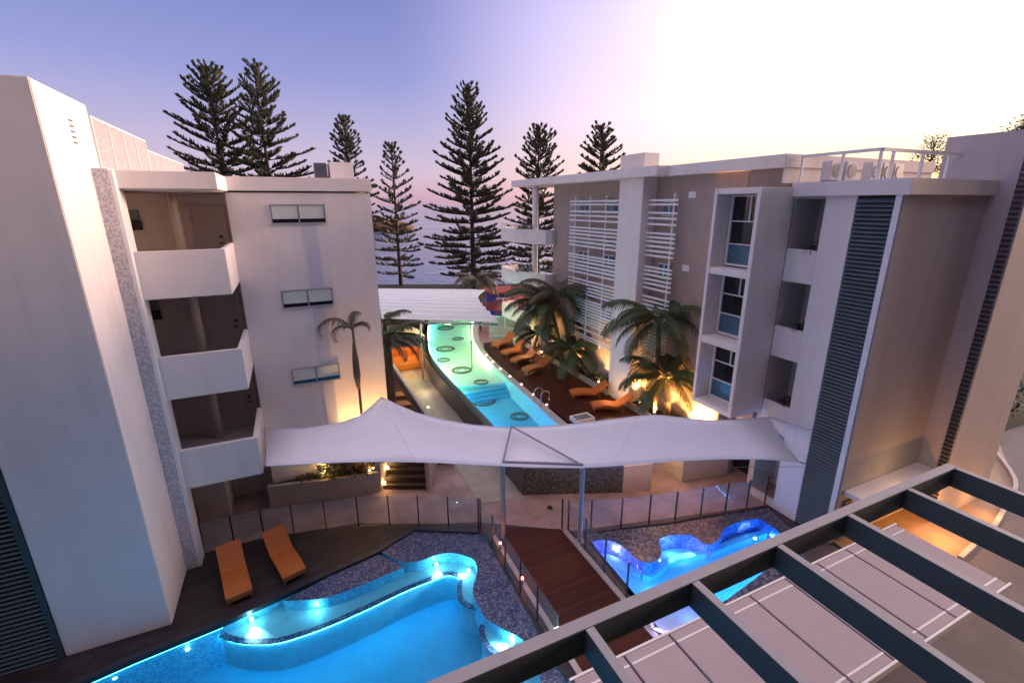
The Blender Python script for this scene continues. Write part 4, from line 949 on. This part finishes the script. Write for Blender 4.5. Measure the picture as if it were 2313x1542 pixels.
# ============================================================ PALMS
def palm(name,base,top,nf,L,label,group='palms in the hotel garden',leaf='leaf',seed=1,r0=.14,r1=.1,droop=1.,up=.9,shaft=True,dens=56,wid=.62,azs=None):
    rnd=random.Random(seed);base=Vector(base);top=Vector(top)
    g=thing(name,label,'palm',base,group)
    pts=[];rs=[];N=14
    for k in range(N+1):
        s=k/N;q=base.lerp(top,s);q+=Vector((math.sin(s*3)*.05,0,0));pts.append(q);rs.append((r0*(1-s)+r1*s)*(1+.08*(k%2)))
    b=MB();b.path(pts,rs,10);b.build('trunk',M['palmtrunk'],g,smooth=True)
    b=MB()
    for i in range(nf):
        az=(2*math.pi*i*.382*1.0+rnd.uniform(-.25,.25)) if azs is None else azs[i][0]
        el=(up*(1-i/nf*1.25)+rnd.uniform(-.12,.12)) if azs is None else azs[i][1]
        ln=L*rnd.uniform(.85,1.1)*(1 if azs is None else azs[i][2])
        p=top.copy();h=Vector((math.cos(az),math.sin(az),0));side=Vector((-h.y,h.x,0))
        n=12;rp=[p.copy()]
        ang_=el
        for k in range(n):
            ang_-=(1.5*droop/n)*(.5+1.0*k/n)
            p=p+(h*math.cos(ang_)+Vector((0,0,math.sin(ang_))))*ln/n;rp.append(p.copy())
        b.path(rp,[.022*(1-k/(n+1))+.004 for k in range(n+1)],4)
        for k in range(dens):
            s=.12+.88*k/dens;fi=s*n;ii=min(int(fi),n-1);q=rp[ii].lerp(rp[ii+1],fi-ii)
            tg=(rp[ii+1]-rp[ii]).normalized()
            ll=ln*wid*.5*math.sin(math.pi*(.12+.83*s))**.7*rnd.uniform(.85,1.15)
            for sg in (-1,1):
                d=(side*sg*.8+tg*.55+Vector((0,0,-.15))).normalized()
                w=tg*.017*ln/2.2+Vector((0,0,.004))
                q1=q+d*ll*.5;q2=q1+(d*.8+Vector((0,0,-1.0*rnd.uniform(.7,1.8)))).normalized()*ll*.55
                b.add([q-w,q+w,q1+w,q1-w,q2],[(0,1,2,3),(3,2,4)])
    b.build('fronds',M[leaf],g);return g
pbase=P(797,800,y=17.75)
palm('palm_tree',(1.62,17.85,.78),P(796,745,y=17.8),5,1.9,'thin sparse young palm standing against the white left wall',leaf='leafdry',seed=5,r0=.06,r1=.04,up=1.3,dens=34,wid=.55,droop=2.1,
     azs=[(2.71,1.1,1.0),(2.45,.7,.8),(-.43,1.3,.62),(-.15,1.15,.45),(1,1.9,.7)])
q0=Vector((1.62,17.85,.78))
b=MB();tp=P(796,745,y=17.8);b.path([tp-Vector((0,0,2.3)),tp-Vector((0,0,1.8)),tp-Vector((0,0,1.2)),tp-Vector((0,0,.5))],[.06,.13,.12,.05],8);
o=b.build('crownshaft',M['palmtrunk'],[x for x in C.objects if x.name=='palm_tree'][0],smooth=True)
# palms beside the white pillar
palm('palm_tree',(15.15,16.2,1.4),P(1487,722,x=14.7),18,2.8,'tall palm right of the white pillar, its crown above the lower one',seed=11,up=1.0)
palm('palm_tree',(15.1,15.3,1.4),P(1503,850,x=14.5),19,2.3,'shorter palm against the orange lit wall with its lit trunk',seed=12,up=1.0,r0=.16)
palm('palm_tree',(15.1,24.9,1.4),P(1243,690,x=14.3),22,3.4,'tall dense palm over the row of four loungers',seed=13,leaf='leaf',up=1.1)
palm('palm_tree',(15.0,23.4,1.4),P(1262,665,x=14.6),14,3.0,'tall palm just behind the dense one, left of the trellis',seed=19,leaf='leafdry',up=1.0)
palm('palm_tree',(15.1,21.9,1.4),P(1292,790,x=14.5),16,2.3,'short palm beside the nearest of the four loungers',seed=14,up=1.0)
palm('palm_tree',(14.2,27.5,1.2),P(1215,755,x=13.6),11,1.8,'small palm with pale lit fronds behind the four loungers',seed=15,up=.9)
q=P(1082,634,z=4.6);palm('palm_tree',(q.x,q.y,0),q,16,2.6,'far palm beyond the right end of the ribbed canopy',seed=16,leaf='leafdry')
palm('palm_tree',(3.5,21.5,.5),P(876,765,y=21.5),14,1.9,'dark palm just right of the white block corner',seed=17)
palm('palm_tree',(3.7,24.0,.5),P(868,725,y=24),10,1.7,'palm behind the white block corner, its fronds touching the canopy',seed=18)
# planting in long planter
for i,(y,r,h) in enumerate([(14.1,.3,.3),(15.0,.5,.5),(16.9,.45,.5),(20.0,.4,.6),(20.9,.45,.5),(23.9,.4,.5),(26.2,.4,.6)]):
    shrub('shrub',(15.1,y,1.4),r,h,220,['low dark shrub at the near end of the long planter','dark shrub under the shorter lit palm','dark shrub just right of the white pillar','dark shrub just left of the white pillar','dark shrub second left of the white pillar','dark shrub between the two tall palms','dark shrub at the far end of the long planter'][i],seed=30+i,group='shrubs in the planters')
uplight((14.95,13.5,1.4),'warm uplight against the beige wall near the sail peak',420,(15.5,14.4,3.9),ORANGE,120)
uplight((15.0,16.1,1.4),'warm uplight lighting the trunk of the shorter palm',260,(15.2,15.6,4),ORANGE,90)
uplight((15.15,17.3,1.4),'warm uplight at the foot of the white pillar, right side',200,(15.1,17.4,5),ORANGE,80)
uplight((14.9,20.6,1.4),'warm uplight in the planter left of the white pillar',90,(15.3,20.9,4),WARM,90)
uplight((15.1,23.6,1.4),'warm uplight between the tall palms',220,(15.2,24,4.5),ORANGE,90)
uplight((14.6,26.9,1.4),'warm uplight behind the row of four loungers',160,(14,26.5,2.6),ORANGE,120)
lamp('wall_wash',(13.9,18.2,2.0),WARM,14,.05);lamp('lounger_glow',(13.9,27.6,2.1),(1,.5,.2),26,.08)
for i,(a,c) in enumerate([(1168,772),(1208,760),(1228,772)]):
    q=P(a,c,z=1.5);g=MB()
    g.path([(q.x,q.y,1.21),(q.x,q.y,1.3),(q.x,q.y,1.55),(q.x,q.y,1.8),(q.x,q.y,1.9)],[.12,.26,.32,.24,.1],14);tag(g.build('garden_pot',mat('pale_pot',(.6,.52,.42),.7,var=.1),smooth=True),'pale rounded garden pot behind the loungers, '+['left one','middle one','right one'][i],'pot','pale pots behind the loungers')
# sail peak brazier-like light
q=P(1470,926,z=3.0)
# balcony planters of wing
for i,z in enumerate((9.7,6.97,4.14)):
    shrub('balcony_plant',(15.82,10.15,z-.12),.28,.34,160,['dark trailing plant in the top loggia of the white wing','dark trailing plant in the middle loggia of the white wing','dark trailing plant in the lowest loggia of the white wing'][i],seed=50+i,cat='plant',group='plants in the loggias')
for i,z in enumerate((9.6,6.77)):
    shrub('balcony_plant',(14.6,29.0,z-.05),.8,.35,260,['hedge plant on the upper far end balcony','hedge plant on the middle far end balcony'][i],seed=60+i,cat='plant',group='plants on the end balconies')
# planting far right
q=P(2300,885,z=1.2);shrub('shrub',(q.x,q.y,0),1.2,1.6,400,'dark bush at the far right edge beyond the paving',seed=70)
# ============================================================ PINES
def pine(base,H,Rm,label,seed,dens=1.,z0=.1,thin=1.,nb=7,taper=.8,cat='pine tree',sp=1.0):
    rnd=random.Random(seed);base=Vector(base);g=thing('pine_tree',label,cat,base,'norfolk pines along the beach')
    b=MB();b.path([base+Vector((0,0,H*k/10)) for k in range(11)],[.38*H/27*(1-k/10.6)+.03 for k in range(11)],9);b.build('trunk',M['trunk'],g,smooth=True)
    b=MB();br=MB();z=z0*H
    def spin(p,d,L,r):
        a=d.orthogonal().normalized();c=d.cross(a);m_=p+d*L*.45
        b.add([p,m_+a*r,m_+(-a*.5+c*.87)*r,m_+(-a*.5-c*.87)*r,p+d*L],[(0,2,1),(0,3,2),(0,1,3),(4,1,2),(4,2,3),(4,3,1)])
    while z<H*.985:
        fr=max(0,(z/H-z0)/(1-z0));rad=Rm*(1-fr)**taper*(min(1,.6+fr*4))
        n=nb if fr<.85 else 5;ph=rnd.uniform(0,6.28)
        for i in range(n):
            az=ph+2*math.pi*i/n+rnd.uniform(-.2,.2);L=max(.5,rad*rnd.uniform(.72,1.12));
            if rnd.random()<.15:L*=rnd.uniform(.4,.75)
            el=-.12+.75*fr**1.2+rnd.uniform(-.08,.08)
            h=Vector((math.cos(az),math.sin(az),0));side=Vector((-h.y,h.x,0))
            p=base+Vector((0,0,z+rnd.uniform(-.2,.2)));pts=[p.copy()];ns=5
            for k in range(ns):
                e2=el+.42*(k/ns)**1.5
                p=p+(h*math.cos(e2)+Vector((0,0,math.sin(e2))))*L/ns;pts.append(p.copy())
            br.path(pts,[.06*(1-k/6)+.012 for k in range(ns+1)],4)
            st=.15*sp;m_=int(L/st)
            for k in range(m_+1):
                s=.16+.84*(k+rnd.uniform(-.3,.3))/max(1,m_);s=min(max(s,.1),1)
                fi=s*ns;ii=min(int(fi),ns-1);q=pts[ii].lerp(pts[ii+1],fi-ii);tg=(pts[ii+1]-pts[ii]).normalized()
                wl=(.35+.75*math.sin(math.pi*min(1,.25+.7*s)))*min(1.15,.35+L*.22)*thin
                for sg in (-1,1):
                    if rnd.random()>dens*.9:continue
                    d=(side*sg*rnd.uniform(.5,1)+tg*rnd.uniform(.5,1)+Vector((0,0,rnd.uniform(.05,1.0)))).normalized()
                    spin(q,d,wl*rnd.uniform(.4,1.0),.092*rnd.uniform(.6,1.5)*min(1.15,.6+L*.12))
            for k in range(6):
                spin(pts[-1]-(pts[-1]-pts[-2])*.4,((pts[-1]-pts[-2]).normalized()+Vector((rnd.uniform(-.5,.5),rnd.uniform(-.5,.5),rnd.uniform(.1,.6)))).normalized(),.65*thin,.13)
        z+=rnd.uniform(.95,1.4)*H/27*(1 if fr<.75 else .7)*sp
    for k in range(5):spin(base+Vector((0,0,H*.96)),Vector((rnd.uniform(-.4,.4),rnd.uniform(-.4,.4),1)).normalized(),H*.05,.15)
    br.build('branches',M['trunk'],g);b.build('foliage',M['pine'],g);return g
def pat(a_top,b_top,dist,zb=0):
    "tree standing at a forward distance, top seen along the given line"
    d=FW+(a_top-1156.5)/FPX*RT+(771-b_top)/FPX*UP
    fl=Vector((vd.x,vd.y,0));t=dist/(d.x*fl.x+d.y*fl.y);return Vector((d.x*t,d.y*t,zb)),CH+d.z*t-zb
for (a,c,dd,w,lab,seed,kw_) in [
 (465,150,68,140,'large pine on the left of the close pair behind the left block',1,dict(z0=.2,taper=.5)),
 (572,146,67,138,'large pine on the right of the close pair behind the left block',2,dict(z0=.2,taper=.58)),
 (775,262,68,76,'slender open pine behind the roof chimney of the left block',3,dict(z0=.25,dens=.75,taper=.55)),
 (883,322,68,74,'slim pine with bare lower trunk right of the left block',4,dict(z0=.08,taper=.55,dens=.8,nb=5,sp=1.25)),
 (1058,190,64,124,'tallest and widest pine in the middle of the view',5,dict(z0=.07,taper=.56,nb=7)),
 (1217,284,68,88,'open pine behind the end balconies of the hotel wing',6,dict(z0=.1,dens=.75,taper=.42)),
 (1360,286,66,88,'dense dark pine rising behind the roof of the hotel wing',7,dict(z0=.3,taper=.5,nb=7)),
]:
    base,H=pat(a,c,dd);pine(base,H,w/FPX*dd,lab,seed,**kw_)
# small gum at right
def gum(a,c,dd,label,seed,w,hh):
    base,H=pat(a,c,dd);rnd=random.Random(seed);g=thing('gum_tree',label,'tree',base)
    tr=MB();lf=MB();top=base+Vector((0,0,H))
    tr.path([base,base+Vector((.1,0,H*.6)),top-Vector((0,0,.4))],[.2,.1,.03],7)
    for i in range(16):
        s=rnd.uniform(.0,1);p=top-Vector((0,0,hh*s));az=rnd.uniform(0,6.28);L=w*rnd.uniform(.3,1)*(.4+s*.7)
        e=p+Vector((math.cos(az)*L,math.sin(az)*L,rnd.uniform(.1,.7)));tr.path([p,(p+e)/2+Vector((0,0,.1)),e],[.05,.03,.01],5)
        for k in range(46):
            q=e+Vector((rnd.gauss(0,.34),rnd.gauss(0,.34),rnd.gauss(0,.26)));d=Vector((rnd.uniform(-1,1),rnd.uniform(-1,1),rnd.uniform(-1,.4))).normalized();s2=d.orthogonal().normalized()*.05
            lf.add([q,q+d*.12+s2,q+d*.26,q+d*.12-s2],[(0,1,2,3)])
    tr.build('trunk',M['trunk'],g);lf.build('crown',M['pine'],g)
gum(2113,318,40,'small airy tree behind the roof railing on the right',3,1.3,2.6)
gum(2308,288,36,'tip of a leafy tree showing above the tall block at the right edge',4,.8,1.2)
# ============================================================ SEA + HEADLAND
sea=bpy.data.materials.new('sea_water');sea.use_nodes=True;t=sea.node_tree;bs=t.nodes['Principled BSDF']
tc=nd(t,'ShaderNodeTexCoord');mp=nd(t,'ShaderNodeMapping');mp.inputs['Rotation'].default_value=(0,0,YAW);mp.inputs['Scale'].default_value=(.012,.09,1)
t.links.new(tc.outputs['Object'],mp.inputs[0])
n=nd(t,'ShaderNodeTexNoise');n.inputs['Scale'].default_value=1;n.inputs['Detail'].default_value=7;n.inputs['Distortion'].default_value=.6;t.links.new(mp.outputs[0],n.inputs['Vector'])
cr=nd(t,'ShaderNodeValToRGB');e=cr.color_ramp.elements;e[0].position=.54;e[0].color=(.04,.075,.15,1);e[1].position=.68;e[1].color=(.42,.40,.5,1);t.links.new(n.outputs['Fac'],cr.inputs[0])
t.links.new(cr.outputs[0],bs.inputs['Base Color']);bs.inputs['Roughness'].default_value=.12
n2=nd(t,'ShaderNodeTexNoise');n2.inputs['Scale'].default_value=.5;n2.inputs['Detail'].default_value=4;t.links.new(tc.outputs['Object'],n2.inputs['Vector'])
bp=nd(t,'ShaderNodeBump');bp.inputs['Strength'].default_value=.5;bp.inputs['Distance'].default_value=.4;t.links.new(n2.outputs['Fac'],bp.inputs['Height']);t.links.new(bp.outputs[0],bs.inputs['Normal'])
b=MB();b.add([(*vp(73.4,-6000),-3),(*vp(73.4,6000),-3),(*vp(12000,12000),-3),(*vp(12000,-12000),-3)],[(0,1,2,3)]);struct(b.build('sea',sea),'lavender sea with surf lines')
# headland
hp=[];rnd=random.Random(5)
b=MB();N=40;v=[];f=[]
for k in range(N+1):
    s=-190+137*k/N;h=(10*min(1,(N-k)/9)**.6*(1+.12*math.sin(k*1.7))+rnd.uniform(-.4,.4)) if k<N else 0
    x,y=vp(262,s);x2,y2=vp(330,s*1.25)
    v+=[(x,y,-3.2),(x,y,-3+h*.35),((x+x2)/2,(y+y2)/2,-3+h*.95),(x2,y2,-3.2)]
for k in range(N):
    for j in range(3):f.append((k*4+j,(k+1)*4+j,(k+1)*4+j+1,k*4+j+1))
b.add(v,f);struct(b.build('headland',M['land'],smooth=True),'low dark headland across the bay')
# ============================================================ ENTRANCE LIGHTS
lamp('entrance_lamp',(19.2,6.15,.75),ORANGE,55,.05)
lamp('entrance_lamp',(22.2,6.1,.5),ORANGE,16,.05)
lamp('entrance_lamp',(17.6,6.3,2.5),(1,.6,.22),16,.05)
lamp('entrance_lamp',(17.4,6.7,1.2),(1,.5,.15),12,.05)
lamp('undercroft_lamp',(12.9,13.4,2.0),(1,.62,.25),26,.05)
lamp('undercroft_lamp',(11.0,11.9,2.4),(1,.5,.22),22,.05)
lamp('undercroft_lamp',(8.0,13.0,2.3),(1,.5,.25),10,.05)
# ============================================================ RENDER
scene.render.engine='CYCLES'
scene.view_settings.view_transform='Standard';scene.view_settings.look='None';scene.view_settings.gamma=1
scene.view_settings.exposure=1.05
scene.cycles.max_bounces=7;scene.cycles.transparent_max_bounces=16;scene.cycles.sample_clamp_indirect=6
